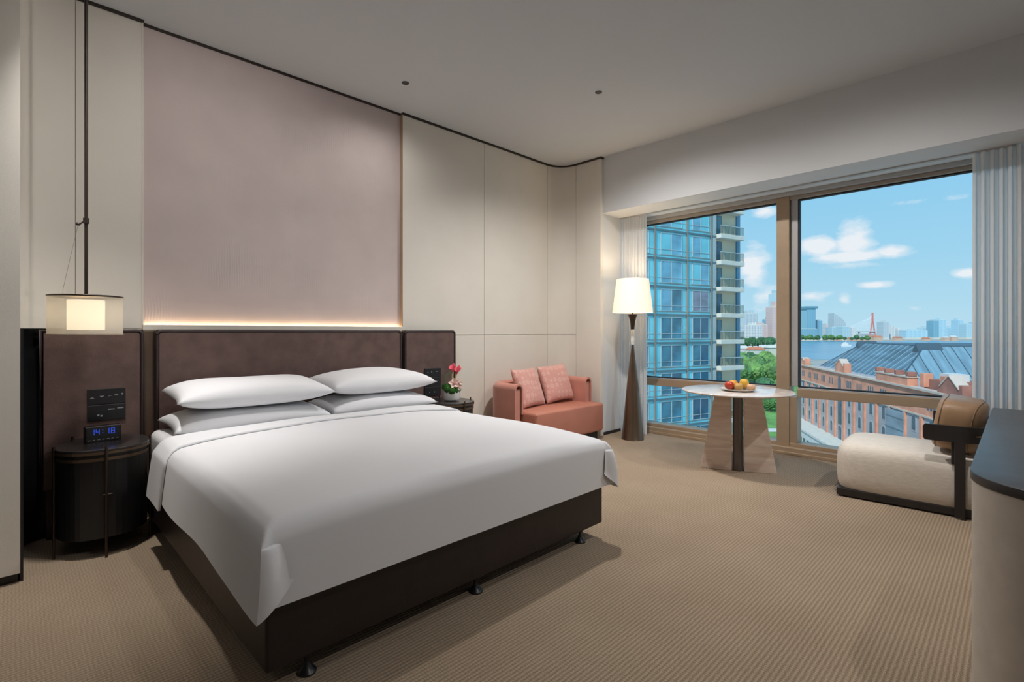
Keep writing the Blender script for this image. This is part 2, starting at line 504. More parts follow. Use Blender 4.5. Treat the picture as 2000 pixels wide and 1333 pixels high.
# ---- alcove panelling: each panel an own piece, narrow joints between
def arc(cx, cy, r, a0, a1, n=10):
    return [(cx + r * math.cos(a0 + (a1 - a0) * i / n), cy + r * math.sin(a0 + (a1 - a0) * i / n)) for i in range(n + 1)]
ZT = ZC - .018
ZSEAM = 1.217
FR = .25
fil_r = arc(5.0 - FR, YP - FR, FR, PI / 2, 0)             # concave corner at the right end
fil_l = arc(.02 + FR, YP - FR, FR, PI / 2, PI)
fil_r_o = arc(5.0 - FR, YP - FR, FR + .035, 0, PI / 2)
fil_l_o = arc(.02 + FR, YP - FR, FR + .035, PI, PI / 2)
g = .0022
for z0, z1 in ((0.0, ZSEAM - g), (ZSEAM + g, ZT)):
    box('panel', 2.645, 3.692 - g, YP, YB + .03, z0, z1, M_BEIGE, wn, .003)
    box('panel', 3.692 + g, 4.75 - g, YP, YB + .03, z0, z1, M_BEIGE, wn, .003)
    sharp_smooth(prism('panel', fil_r + fil_r_o, z0, z1, M_BEIGE, wn))
# left corner: wide curve above the headboard line, tight curve below it where the headboard panel reaches in
ZLC, FL = 1.272, .12
fil_low = arc(.02 + FL, YP - FL, FL, PI / 2, PI)
sharp_smooth(prism('panel', fil_l + fil_l_o, ZLC, ZT, M_BEIGE, wn))
sharp_smooth(prism('panel', fil_low + arc(.02 + FL, YP - FL, FL + .035, PI, PI / 2), 0, ZLC - g, M_BEIGE, wn))
box('panel', .27 + g, .614, YP, YB + .03, ZLC, ZT, M_BEIGE, wn, .003)
box('panel', .14 + g, .614, YP, YB + .03, 0, ZLC - g, M_BEIGE, wn, .003)
box('panel', 5.0, 5.06, 3.54, YP - FR - g, 0.0, ZT, M_BEIGE, wn, .004)
box('panel', .614, 2.645, YP, YB + .03, 0, 1.262, M_BEIGE, wn)
box('ledge', .614, 2.645, YP - .012, YP + .012, 1.263, 1.300, M_BEIGE, wn, .004)
box('pink_panel', .62, 2.639, YB, YB + .032, 1.27, ZT, M_PINK, wn)['label'] = 'pale pink embossed fabric wall panel'
box('reveal', 2.639, 2.6455, YP - .004, YB + .03, 1.3, ZT, M_FRAME, wn)
box('reveal', .612, .6185, YP - .004, YB + .03, 1.3, ZT, M_BEIGE, wn)
# LED line behind the ledge, lights the pink panel from below
led = box('light_strip', .63, 2.63, YP + .016, YP + .026, 1.274, 1.283, M_LED)
tag(led, 'warm LED light strip glowing behind the headboard ledge', 'light strip')
# dark metal line between panels and ceiling
def trim(n, pts, w=.014):
    struct(prism('trim_%d' % n, pts, ZT, ZC, M_TRIM))
trim(1, [(.02, 3.5), (.034, 3.5)] + [(.034, YP - FR)] + arc(.02 + FR, YP - FR, FR - .014, PI, PI / 2) + [(.62, YP - .014), (.62, YP), (.27, YP)] + fil_l[1:] )
trim(2, [(.62, YB - .012), (2.64, YB - .012), (2.64, YB + .02), (.62, YB + .02)])
trim(3, [(2.64, YP + .02), (2.64, YP - .014), (4.75, YP - .014)] + arc(5.0 - FR, YP - FR, FR - .014, PI / 2, 0)[1:] + [(4.986, 3.526), (5.06, 3.526), (5.06, 3.54), (5.0, 3.54)] + fil_r[::-1] + [(4.75, YP + .02)])
# dark wainscot turning the left corner behind the nightstand
sharp_smooth(struct(prism('wall_panel_dark', [(.02, 3.52), (.032, 3.52)] + arc(.02 + FL, YP - FL, FL - .012, PI, PI / 2) + [(.614, YP - .012), (.614, YP - .001), (.14, YP - .001)] + arc(.02 + FL, YP - FL, FL - .001, PI / 2, PI), 0.0, 1.268, M_BLACK)))

# ---- downlights (small recessed black fittings; two in view, one over the nightstand, others added unseen as fill)
dl_proto = None
def downlight(x, y, target, power, size, label, radius=.05, blend=1.0):
    t = thing('ceiling_downlight', (x, y, ZC), label, 'downlight', 'recessed ceiling downlights')
    lathe('trim_ring', [(.019, ZC - .004), (.030, ZC - .004), (.031, ZC), (.019, ZC)], x, y, M_BLACK, t, 20)
    lathe('reflector', [(.004, ZC - .0008), (.0195, ZC - .0035), (.0195, ZC - .001)], x, y, mat('black_reflector', (.03, .03, .03), .15, .6, noise=(30, .1)), t, 20)
    spot('downlight_lamp', (x, y, ZC - .012), target, power, size, blend, radius, parent=t)
    return t
DL = [
    (2.345, 3.648, (2.36, 3.45, 0), 30, 170, 'small black recessed downlight in the ceiling near the headboard wall'),
    (3.638, 2.598, (4.0, 2.4, 0), 315, 156, 'small black recessed downlight in the ceiling toward the window'),
    (.30, 3.30, (.34, 3.45, 0), 210, 58, 'recessed downlight above the nightstand with the clock'),
    (1.05, 2.45, (1.0, 4.2, 1.5), 75, 120, 'unseen fill downlight added above the bed'),  # this and the lamps below are unseen, added as fill light
    (1.9, -1.0, (1.8, 1.75, .4), 120, 75, 'unseen fill downlight added beside the desk, aimed at the bed'),
    (3.638, .55, (3.8, .95, 0), 140, 165, 'unseen fill downlight added above the lounge chair side of the room'),
    (4.3, -.5, (4.6, 1.95, .3), 210, 46, 'unseen fill downlight added beyond the desk, aimed at the round table'),
    (-1.5, 1.5, (-1.2, 1.5, 0), 26, 150, 'unseen fill downlight added above the entrance side of the room'),
]
for a in DL: downlight(*a)

# ================================================================== WINDOW
win = struct(bpy.data.objects.new('window_1', None)); win.location = (XG, 1.7, .05); COL.objects.link(win)
YL, YR = 3.555, .02
YM0, YM1 = 1.60, 1.792                                   # mullion
# sill curb on the floor and lower track
box('sill', 5.60, 6.02, YR, YL, 0, .075, M_FRAME, win, .006)
box('sill_lip', 5.585, 5.66, YR, YL, 0, .030, M_FRAME, win, .004)
box('bottom_rail', XG - .05, XG + .07, YR, YL, .075, .110, M_FRAME, win, .004)
box('head_rail', XG - .05, XG + .07, YR, YL, 2.610, 2.645, mat('warm_grey_rail', (.42, .36, .30), .4, .2, noise=(5, .03)), win, .004)
box('head_trim', XG - .10, XG + .05, YR, YL, 2.645, ZS, M_ALU, win, .004)
box('mullion', XG - .06, XG + .10, YM0 + .07, YM1, .075, 2.645, M_FRAME, win, .004)
box('mullion_cover', XG - .02, XG + .10, YM0, YM0 + .066, .690, 2.640, M_ALU, win, .003)
box('mullion_base', XG - .045, XG + .10, YM0, YM0 + .069, .110, .585, M_FRAME, win, .003)
for a, b in ((YM1, YL), (YR, YM0)):
    box('transom', XG - .06, XG + .07, a + .001, b - .001, .585, .672, M_FRAME, win, .004)
    box('transom_cap', XG - .052, XG + .07, a + .002, b - .002, .672, .682, M_ALU, win, .002)
    box('gasket', XG - .015, XG + .035, a + .002, b - .002, .682, .694, M_GASKET, win)
    box('gasket', XG - .015, XG + .035, a + .002, b - .002, 2.598, 2.610, M_GASKET, win)
    box('gasket', XG - .01, XG + .035, b - .014, b - .002, .694, 2.598, M_GASKET, win)
    box('pane', XG + .008, XG + .018, a + .004, b - .004, .694, 2.598, M_GLASS, win)
    box('pane', XG + .008, XG + .018, a + .004, b - .004, .110, .585, M_GLASS, win)
box('curtain_track', 5.42, 5.46, YR, YL, ZS - .012, ZS - .0005, M_ALU, win)

# ---- sheer curtains
def curtain(name, y0, y1, x0, folds, amp, z0, z1, label, seed):
    rnd = random.Random(seed)
    ph = [rnd.uniform(-.5, .5) for _ in range(folds + 2)]
    def fn(a, b):
        y = y0 + (y1 - y0) * a
        k = a * folds
        i = int(min(k, folds - 1e-6)); w = ph[i] * (1 - (k - i)) + ph[i + 1] * (k - i)
        s = .75 + .35 * b
        x = x0 + amp * s * math.sin(2 * PI * k + w * 1.2) + .006 * math.sin(5 * b + 7 * a)
        return (x, y + .008 * math.sin(2 * PI * k * 2 + 1) * s, z1 + (z0 - z1) * b)
    me = grid_me(fn, folds * 10 + 1, 14)
    t = thing(name, (x0, (y0 + y1) / 2, z0), label, 'curtain', 'sheer window curtains')
    link('cloth', me, M_CURT, t, smooth=True)
    box('heading_tape', x0 - amp * .7, x0 + amp * .7, y0 + .004, y1 - .004, z1 - .001, z1 + .0, M_CURT, t) if False else None
    return t
curtain('sheer_curtain', 3.185, 3.535, 5.44, 9, .022, .004, ZS - .0125, 'white sheer curtain gathered behind the floor lamp', 3)
curtain('sheer_curtain', -.60, .262, 5.44, 17, .028, .004, ZS - .0125, 'white sheer curtain hanging beside the lounge chair', 5)

# ================================================================== HEADBOARD
YF = 4.09
def headboard(x0, x1, label, z0=.30, z1=1.268, corners=(0, 0, 1, 1)):
    t = thing('headboard_panel', ((x0 + x1) / 2, YP, 0), label, 'headboard', 'brown leather headboard panels')
    prism_y('backing', rrect(x0 + (0 if corners[3] else .035), x1, 0.0, z1, .028, 6, corners), YF + .012, YP - .0135, M_PIPE, t)
    ins = .022
    prism_y('leather_pad', rrect(x0 + ins, x1 - ins, z0, z1 - ins, .02, 6, corners), YF, YF + .014, M_LEATHER, t, .004)
    P = [(x0 + .011, YF + .004, z0)] + [(px, YF + .004, pz) for px, pz in rrect(x0 + .011, x1 - .011, z0, z1 - .010, .028, 8, corners)[::-1] if pz > z0 + .01] + [(x1 - .011, YF + .004, z0)]
    P = sorted(P[1:-1], key=lambda p: 0)  # keep order
    left = [p for p in P if p[0] < (x0 + x1) / 2]; right = [p for p in P if p[0] >= (x0 + x1) / 2]
    left.sort(key=lambda p: (p[2], p[0])); right.sort(key=lambda p: (-p[2], p[0]))
    tube('piping', [(x0 + .011, YF + .004, z0)] + left + right + [(x1 - .011, YF + .004, z0)], .0105, M_PIPE, t, 8)
    return t
headboard(.100, .612, 'narrow brown leather headboard panel behind the clock', corners=(0, 0, 1, 0))
headboard(.672, 2.592, 'wide brown leather headboard panel behind the pillows')
headboard(2.618, 3.232, 'narrow brown leather headboard panel behind the flower arrangement')
struct(box('wall_panel_infill', .6125, .6715, YP - .03, YP - .0125, 0, 1.255, mat('brown_infill', (.11, .07, .045), .45, noise=(10, .1))))

# ---- control panels
def control_panel(x0, x1, z0, z1, rows, label):
    t = thing('control_panel', ((x0 + x1) / 2, YF, z0), label, 'switch panel', 'bedside control panels')
    y1 = YF - .0006; y0 = y1 - .011
    n = len(rows); h = (z1 - z0) / n
    for i, marks in enumerate(rows):
        za = z1 - (i + 1) * h + .0015; zb = z1 - i * h - .0015
        p = box('switch_plate', x0, x1, y0, y1, za, zb, M_BLACK, t, .002)
        box('plate_edge', x0 + .002, x1 - .002, y0 - .0012, y0 - .0001, zb - .003, zb - .0015, mat('plate_edge_grey', (.22, .20, .19), .3, .6, noise=(20, .1)), p)  # paler grey strip along the top of each plate
        for (fx, fz, kind, w) in marks:
            cx = x0 + fx * (x1 - x0); cz = za + fz * (zb - za); a = w * (x1 - x0) / 2; b = .0042
            if kind == 'up': pts = [(cx - a, cz - b), (cx + a, cz - b), (cx, cz + b)]
            elif kind == 'down': pts = [(cx - a, cz + b), (cx, cz - b), (cx + a, cz + b)]
            elif kind == 'dot': pts = [(cx + .006 * math.cos(k * PI / 5), cz + .006 * math.sin(k * PI / 5)) for k in range(10)]
            elif kind == 'bolt': pts = [(cx - a, cz - b), (cx + a * .2, cz), (cx + a, cz - b * .6), (cx, cz + b)]
            else: pts = [(cx - a, cz - b * .7), (cx + a, cz - b * .7), (cx + a, cz + b * .7), (cx - a, cz + b * .7)]
            prism_y('icon', pts, y0 - .0012, y0 - .0002, M_ICON, p)
    return t
control_panel(.322, .512, .69, .893,
              [[(.12, .45, 'up', .13), (.37, .5, 'down', .13), (.58, .52, 'bolt', .10), (.75, .55, 'bar', .09), (.91, .6, 'dot', .06)],
               [(.28, .35, 'dot', .05), (.36, .3, 'dot', .05), (.62, .68, 'bar', .18), (.86, .72, 'bar', .17)]],
              'black bedside control panel on the headboard above the clock')
control_panel(2.84, 3.035, .62, .895,
              [[(.2, .55, 'dot', .06), (.42, .58, 'dot', .06), (.75, .6, 'bar', .1)],
               [(.3, .72, 'dot', .08), (.3, .35, 'down', .10), (.7, .6, 'bar', .12)],
               [(.3, .4, 'dot', .06), (.6, .4, 'dot', .06)]],
              'black bedside control panel on the headboard behind the flowers')

# ================================================================== BED
bed = thing('bed_base', (1.58, 2.92, 0), 'dark brown leather bed base on black glide feet', 'bed')
box('divan_body', .605, 2.555, 1.795, 4.05, .085, .335, M_BASE, bed, .012, 3)
box('base_seam', .603, 2.557, 1.793, 4.045, .318, .323, M_PIPE, bed)
foot_prof = [(.034, 0), (.034, .006), (.026, .014), (.013, .030), (.009, .042), (.009, .056), (.016, .060), (.017, .074), (.012, .086)]
for fx, fy in ((2.395, 1.845), (1.58, 1.845), (.765, 1.845), (.765, 2.9), (2.395, 2.9), (.765, 3.9), (2.395, 3.9), (1.58, 2.9)):
    lathe('glide_foot', foot_prof, fx, fy, M_BLACK, bed, 18)

ZM = .605
def rbox_bulge(x0, x1, y0, y1, z0, z1, r, m, name, parent=None):
    return link(name, box_me(x0, x1, y0, y1, z0, z1, r, 5), m, parent, smooth=True)
mt_ = rbox_bulge(.632, 2.528, 1.815, 4.045, .3355, ZM, .05, M_SHEET, 'mattress')
tag(mt_, 'white sheeted mattress on the dark bed base', 'mattress')

# duvet: top sheet of cloth that rounds over the two sides and the foot
def hang(a, r):
    """arc length a past the start of the rounding -> (outward, drop)"""
    q = r * PI / 2
    if a <= 0: return a, 0.0
    if a < q: return r * math.sin(a / r), r * (1 - math.cos(a / r))
    return r, r + (a - q)
DZ = .645                                  # top of the duvet
XL0, XR0, YF0 = .575, 2.575, 1.755         # where it hangs at the sides and foot
def dnoise(x, y):
    return .004 * math.sin(3.1 * x + 1.3 * y) + .003 * math.sin(5.3 * y - 2.2 * x + 1) + .002 * math.sin(9 * x + 4 * y)
def crown(x, y):
    """slightly pillowed top"""
    cx = max(-1, min(1, (x - 1.575) / 1.0)); cy = max(0, min(1, (y - 1.75) / .5))
    return -.022 * abs(cx) ** 3 - .02 * (1 - cy) ** 2
def duvet_pt(sx, ty, off=0.0):
    """sx: signed arc length from the bed centre, ty: arc length from head end y=3.46 toward the foot (negative = on top)"""
    r = .075
    half = (XR0 - XL0) / 2 - r; cxm = (XL0 + XR0) / 2
    ax, sg = abs(sx), (1 if sx >= 0 else -1)
    ox, dx = hang(ax - half, r)
    x = cxm + sg * (half + ox)
    yedge = YF0 + r
    oy, dy = hang(yedge - ty, r) if ty < yedge else (-(ty - yedge), 0)
    y = yedge - oy
    flare = .028 * max(0, (dx - .03)) / .27
    x += sg * flare * (1 + .25 * math.sin(7 * y))
    flarey = .012 * max(0, (dy - .03)) / .27
    y -= flarey
    z = DZ + crown(x, y) * (1 if max(dx, dy) < .05 else max(0, 1 - (max(dx, dy) - .05) / .1)) - max(dx, dy) + (dnoise(x, y) if max(dx, dy) < .02 else 0)
    if dx > .02 and y < YF0 + .45:
        kk = max(0, min(1, (YF0 + .45 - y) / .45)); kk = kk * kk * (3 - 2 * kk)
        y -= .04 * kk * min(1, dx / .2)
        z -= .035 * kk * kk * min(1, dx / .28) ** 2
    if off:
        if dx > .04: x += sg * off
        elif dy > .04: y -= off
        else: z += off
    return (x, y, z)
def duvet_mesh():
    r = .075; half = (XR0 - XL0) / 2 - r; q = r * PI / 2
    drop = .225
    sx = [-(half + q + drop * (1 - i / 9)) for i in range(9)] + [-(half + q * (1 - i / 8)) for i in range(8)]
    sx += [-half + 2 * half * i / 40 for i in range(41)]
    sx += [half + q * (i + 1) / 8 for i in range(8)] + [half + q + drop * (i + 1) / 9 for i in range(9)]
    yedge = YF0 + r
    ty = [3.455 - (3.455 - yedge) * i / 44 for i in range(45)] + [yedge - q * (i + 1) / 8 for i in range(8)] + [yedge - q - .24 * (i + 1) / 9 for i in range(9)]
    n = len(sx); v = []; f = []
    for t in ty:
        for s in sx: v.append(duvet_pt(s, t))
    for j in range(len(ty) - 1):
        for i in range(n - 1):
            side = i < 9 or i >= n - 10
            foot = j >= 52
            if side and foot: continue
            f.append((j * n + i, j * n + i + 1, (j + 1) * n + i + 1, (j + 1) * n + i))
    return pyd('duvet', v, f)
dv = thing('duvet', (1.575, 2.6, ZM), 'smooth white duvet spread over the bed, hanging at the foot', 'duvet')
me = recalc(duvet_mesh())
o = link('cover', me, M_LINEN, dv, smooth=True)
# turned-down band near the pillows (own layer with a rounded head edge)
def band_mesh():
    r = .075; half = (XR0 - XL0) / 2 - r; q = r * PI / 2; drop = .255
    ss = [-(half + q + drop * (1 - i / 8)) for i in range(8)] + [-(half + q * (1 - i / 8)) for i in range(8)]
    ss += [-half + 2 * half * i / 36 for i in range(37)] + [half + q * (i + 1) / 8 for i in range(8)] + [half + q + drop * (i + 1) / 8 for i in range(8)]
    v, f = [], []
    lay = []
    for k in range(13):
        if k <= 8: lay.append((k / 8, .016 - .004 * abs(k / 8 - .5)))                 # top layer from near edge to head edge
        else: lay.append((1 + .05 * math.sin((k - 8) / 4 * PI), .016 * math.cos((k - 8) / 4 * PI) * .9))
    lay = [(-.012, .0015), (-.012, .010)] + lay
    n = len(ss)
    for (b, off) in lay:
        for s in ss:
            w = abs(s) / (half + q)
            yn = 3.30 - .14 * min(1, w) ** 2.2 + .012 * math.sin(3 * s)
            yh = 3.475 + (.03 if w > 1.02 else 0) * min(1, (w - 1.02) * 6)
            t = yn + (yh - yn) * b
            v.append(duvet_pt(s, t, off + .001))
    for j in range(len(lay) - 1):
        for i in range(n - 1):
            f.append((j * n + i, j * n + i + 1, (j + 1) * n + i + 1, (j + 1) * n + i))
    return recalc(pyd('band', v, f))
link('turned_down_edge', band_mesh(), M_LINEN, dv, smooth=True)
# corner pleats at the foot: the side cloth runs past the corner and folds back behind itself onto the foot face
def pleat(sg):
    r = .075; half = (XR0 - XL0) / 2 - r; q = r * PI / 2
    def fn(a, b):
        P = Vector(duvet_pt(sg * (half + q * .35 + (q * .65 + .225) * b), YF0 + r - q))
        Q = Vector((XL0 + .05 + .05 * b if sg < 0 else XR0 - .05 - .05 * b, YF0 - .003 - .024 * b, max(P.z, .365 + .05 * a)))
        v = P.lerp(Q, a)
        k = math.sin(PI * min(1, a * 1.15))
        return (v.x - sg * -.010 * k * b, v.y - .016 * k * min(1, 2 * b), v.z)
    return recalc(grid_me(fn, 13, 16))
for sg in (-1, 1):
    link('corner_pleat', pleat(sg), M_LINEN, dv, smooth=True)

# pillows
def pillow_me(w, d, t, seed, flat=.35, squash=1.0):
    rnd = random.Random(seed)
    a1, a2, a3 = [rnd.uniform(0, 6) for _ in range(3)]
    nu, nv = 33, 23
    v, f = [], []
    def prof(u, vv):
        e = max(0, (1 - abs(u) ** 3.2)) ** .52 * max(0, (1 - abs(vv) ** 3.0)) ** .48
        return e
    for side in (1, -1):
        for j in range(nv):
            for i in range(nu):
                u = -1 + 2 * i / (nu - 1); w_ = -1 + 2 * j / (nv - 1)
                pin = 1 - .055 * (1 - abs(w_) ** 2) * abs(u) ** 4      # sides pulled in, corners out
                pin2 = 1 - .07 * (1 - abs(u) ** 2) * abs(w_) ** 4
                h = prof(u, w_)
                z = side * t / 2 * h * (1 if side > 0 else flat) + (.008 * math.sin(3 * u + a1) * math.sin(2.4 * w_ + a2) * h if side > 0 else 0)
                v.append((u * w / 2 * pin, w_ * d / 2 * pin2, z))
    n = nu * nv
    for s in (0, 1):
        for j in range(nv - 1):
            for i in range(nu - 1):
                q = (s * n + j * nu + i, s * n + j * nu + i + 1, s * n + (j + 1) * nu + i + 1, s * n + (j + 1) * nu + i)
                f.append(q if s == 0 else q[::-1])
    me = pyd('pillow', v, f)
    bm = bmesh.new(); bm.from_mesh(me); bmesh.ops.remove_doubles(bm, verts=bm.verts, dist=.0004); bmesh.ops.recalc_face_normals(bm, faces=bm.faces)
    bm.to_mesh(me); bm.free()
    return me
def pillow(cx, cy, zb, w, d, t, flat, rz, rx, seed, label, m=M_PILLOW):
    th = thing('pillow', (cx, cy, zb), label, 'pillow', 'white bed pillows')
    me = pillow_me(w, d, t, seed, flat)
    me.transform(Matrix.Translation((0, 0, t / 2 * flat)) @ Matrix.Rotation(rz, 4, 'Z') @ Matrix.Rotation(rx, 4, 'X'))
    link('pillowcase', me, m, th, local=True, smooth=True)
    return th
pillow(1.15, 3.745, ZM + .012, .98, .54, .195, .45, 0, R(2), 1, 'lower white pillow under the left-hand pillow stack')
pillow(2.115, 3.775, ZM + .012, .94, .54, .195, .45, 0, R(2), 2, 'lower white pillow of the stack beside the flowers')
pillow(1.165, 3.735, ZM + .158, .97, .55, .19, .85, R(-1), R(4), 3, 'upper plump white pillow nearest the clock')
pillow(2.12, 3.79, ZM + .158, .93, .54, .19, .85, R(1), R(4), 4, 'upper plump white pillow nearest the flowers')

# ================================================================== NIGHTSTANDS
def ellipse(cx, cy, rx, ry, n=48, p=2.0):
    P = []
    for k in range(n):
        a = 2 * PI * k / n; c, s = math.cos(a), math.sin(a)
        P.append((cx + rx * math.copysign(abs(c) ** (2 / p), c), cy + ry * math.copysign(abs(s) ** (2 / p), s)))
    return P
M_NSTOP = mat('nightstand_top', (.030, .027, .026), .25, noise=(14, .12))
M_BAND = mat('bronze_band', (.17, .115, .075), .35, .7, noise=(20, .1))
def nightstand(cx, cy, label):
    t = thing('nightstand', (cx, cy, 0), label, 'nightstand', 'oval bedside tables')
    rx, ry = .222, .245
    prism('drum', ellipse(cx, cy, rx - .012, ry - .012, 48, 2.3), .105, .572, M_BLACK, t)
    prism('top', ellipse(cx, cy, rx, ry, 56, 2.3), .586, .600, M_NSTOP, t, .003)
    prism('edge_band', ellipse(cx, cy, rx + .001, ry + .001, 56, 2.3), .572, .586, M_BAND, t)
    prism('lower_band', ellipse(cx, cy, rx - .004, ry - .004, 56, 2.3), .535, .552, M_BAND, t)
    for ang in (R(-162), R(-92), R(-14), R(72), R(122)):
        x = cx + (rx + .006) * math.cos(ang); y = cy + (ry + .006) * math.sin(ang)
        tube('leg', [(x, y, 0), (x, y, .618)], .0065, M_BRONZE_DARK, t, 10)
    dr = prism('drawer_front', [(cx + (rx - .0115) * math.cos(a), cy + (ry - .0115) * math.sin(a)) for a in [R(-150 + 6 * i) for i in range(21)]] +
               [(cx + (rx - .03) * math.cos(a), cy + (ry - .03) * math.sin(a)) for a in [R(-30 - 6 * i) for i in range(21)]], .36, .53, M_BLACK, t)
    tube('pull', [(cx - .02, cy - ry + .008, .345), (cx + .02, cy - ry + .008, .345)], .004, M_BRONZE_DARK, dr, 8)
    return t
nightstand(.37, 3.812, 'black oval nightstand with bronze bands holding the clock')
nightstand(2.925, 3.812, 'dark oval nightstand holding the flower arrangement, behind the bed')

# ---- digital clock
ck_ = thing('digital_clock', (.375, 3.86, .600), 'black digital alarm clock showing 14:18 in blue', 'clock', rz=R(6))
box('case', -.085, .085, -.028, .028, .0, .092, M_BLACK, ck_, .004, local=True)
box('top_edge', -.083, .083, -.0285, -.024, .0885, .0925, mat('clock_edge', (.20, .17, .18), .3, .4, noise=(20, .1)), ck_, local=True)
SEG = {'0': 'abcdef', '1': 'bc', '4': 'bcfg', '8': 'abcdefg'}
def digit(ch, x, z, w, h):
    t = .0035; v = []; f = []
    R_ = {'a': (0, w, h - t, h), 'd': (0, w, 0, t), 'g': (0, w, h / 2 - t / 2, h / 2 + t / 2), 'f': (0, t, h / 2 + .001, h - .001), 'b': (w - t, w, h / 2 + .001, h - .001),
          'e': (0, t, .001, h / 2 - .001), 'c': (w - t, w, .001, h / 2 - .001)}
    for s in SEG[ch]:
        a, b, c, d = R_[s]; k = len(v)
        y0, y1 = -.0292, -.0282
        v += [(x + a, y0, z + c), (x + b, y0, z + c), (x + b, y0, z + d), (x + a, y0, z + d), (x + a, y1, z + c), (x + b, y1, z + c), (x + b, y1, z + d), (x + a, y1, z + d)]
        f += [(k, k + 1, k + 2, k + 3), (k + 4, k + 7, k + 6, k + 5), (k, k + 4, k + 5, k + 1), (k + 3, k + 2, k + 6, k + 7), (k, k + 3, k + 7, k + 4), (k + 1, k + 5, k + 6, k + 2)]
    link('digit', pyd('digit', v, f), M_DIGIT, ck_, local=True)
for ch, x in (('1', -.062), ('4', -.038), ('1', .008), ('8', .034)): digit(ch, x, .042, .018, .034)
for z in (.050, .066): box('colon_dot', -.0075, -.0035, -.0292, -.0282, z, z + .004, M_DIGIT, ck_, local=True)
for i in range(7):
    box('button', -.074 + i * .022, -.060 + i * .022 - (.003 if i % 2 else 0), -.0292, -.0282, .012, .0155, M_ICON, ck_, local=True)

# ---- flower arrangement
fl = thing('flower_arrangement', (2.945, 3.79, .600), 'small white pot with moss, pale orchids and pink calla lilies', 'flowers')
fx, fy = 2.945, 3.79
lathe('pot', [(.040, .600), (.048, .606), (.072, .612), (.076, .620), (.077, .695), (.072, .697), (.070, .690), (.0, .688)], fx, fy, M_WHITE, fl, 32)
M_MOSS = mat('moss_green', (.025, .115, .012), .9, noise=(60, .6), bump=(90, .9))
def lump_me(r, seed, amp=.12, sub=3, freq=1.0):
    rnd = random.Random(seed); ph = [rnd.uniform(0, 6.3) for _ in range(6)]
    bm = bmesh.new(); bmesh.ops.create_icosphere(bm, subdivisions=sub, radius=1)
    for v in bm.verts:
        c = v.co
        n = math.sin(4 * freq * c.x + ph[0]) * math.sin(4 * freq * c.y + ph[1]) + math.sin(5 * freq * c.z + ph[2]) * math.sin(6 * freq * c.x + ph[3]) * .7 + math.sin(9 * freq * c.y + ph[4]) * math.sin(9 * freq * c.z + ph[5]) * .5
        v.co = c * r * (1 + amp * n)
    return from_bm(bm, 'lump')
for i, (dx, dy, dz, r) in enumerate(((-.062, -.02, .715, .034), (-.035, -.05, .702, .036), (.005, -.055, .70, .030), (.045, -.035, .706, .034), (.07, .0, .715, .026), (-.05, .03, .73, .034), (.0, .02, .72, .045))):
    me = lump_me(r, i); me.transform(Matrix.Translation((fx + dx, fy + dy, dz)))
    link('moss_ball', me, M_MOSS, fl, smooth=True)
M_ORCH = mat('pale_orchid', (.78, .60, .52), .6, noise=(30, .18), spec=.3)
M_ORCH_C = mat('orchid_throat', (.62, .22, .22), .6, noise=(60, .3))
def petal_me(ln, wd, cup):
    def fn(a, b):
        x = (a - .5) * wd * math.sin(PI * min(.98, max(.06, b)) ** .8)
        return (x, b * ln, cup * (b ** 2) + cup * .8 * (2 * (a - .5)) ** 2 * math.sin(PI * b))
    return grid_me(fn, 7, 8)
def orchid(x, y, z, yaw, pitch, size, roll=0):
    base = Matrix.Translation((x, y, z)) @ Matrix.Rotation(yaw, 4, 'Z') @ Matrix.Rotation(pitch, 4, 'X') @ Matrix.Rotation(roll, 4, 'Z')
    k0 = None
    for k in range(5):
        me = petal_me(size, size * .75, size * .28)
        me.transform(base @ Matrix.Rotation(k * 2 * PI / 5, 4, 'Z'))
        o = link('orchid_petal', me, M_ORCH, fl, smooth=True)
        md = o.modifiers.new('t', 'SOLIDIFY'); md.thickness = .0012
    me = lump_me(size * .24, 5, .1, 2); me.transform(base @ Matrix.Translation((0, 0, size * .15)))
    link('orchid_throat', me, M_ORCH_C, fl, smooth=True)
orchid(fx - .012, fy - .055, .765, R(-40), R(62), .056, .2)
orchid(fx + .042, fy - .03, .768, R(-10), R(66), .054, .7)
orchid(fx + .030, fy - .055, .735, R(-30), R(80), .044, 1.1)
M_CALLA = mat('pink_calla', (.72, .10, .14), .5, noise=(25, .25))
M_CSTEM = mat('pale_calla_stem', (.66, .55, .26), .6, noise=(30, .15))
for (bx, by, tx, ty, tz, lean) in ((-.005, -.01, -.008, -.025, .895, -.3), (.02, -.01, .040, -.02, .872, .35)):
    tube('calla_stem', [(fx + bx, fy + by, .70), (fx + (bx + tx) / 2, fy + (by + ty) / 2, .79), (fx + tx, fy + ty, tz - .02)], [.005, .006, .009], M_CSTEM, fl, 8)
    def fn(a, b, tx=tx, ty=ty, tz=tz, lean=lean):
        w = 2 * PI * a
        r = .007 + .027 * b ** 1.6
        zz = tz - .028 + .055 * b + .022 * b * math.cos(w - .6) + (.012 if math.cos(w - .6) > .95 else 0) * b
        return (fx + tx + r * math.cos(w) + lean * .03 * b, fy + ty + r * math.sin(w) - .01 * b, zz)
    o = link('calla_bloom', grid_me(fn, 20, 8, True), M_CALLA, fl, smooth=True)
    o.modifiers.new('t', 'SOLIDIFY').thickness = .0012
M_BLADE = mat('grass_blade', (.10, .24, .10), .6, noise=(20, .2))
for q, (rad, dz) in enumerate(((.072, 0), (.060, .004))):
    tube('grass_loop', [(fx - .05 + rad * (math.cos(a) * .9) + .02, fy - .01 - .02 * math.sin(a), .80 + dz + rad * 1.05 * math.sin(a)) for a in [R(235 - 9 * i) for i in range(19)]], .0024, M_BLADE, fl, 6)

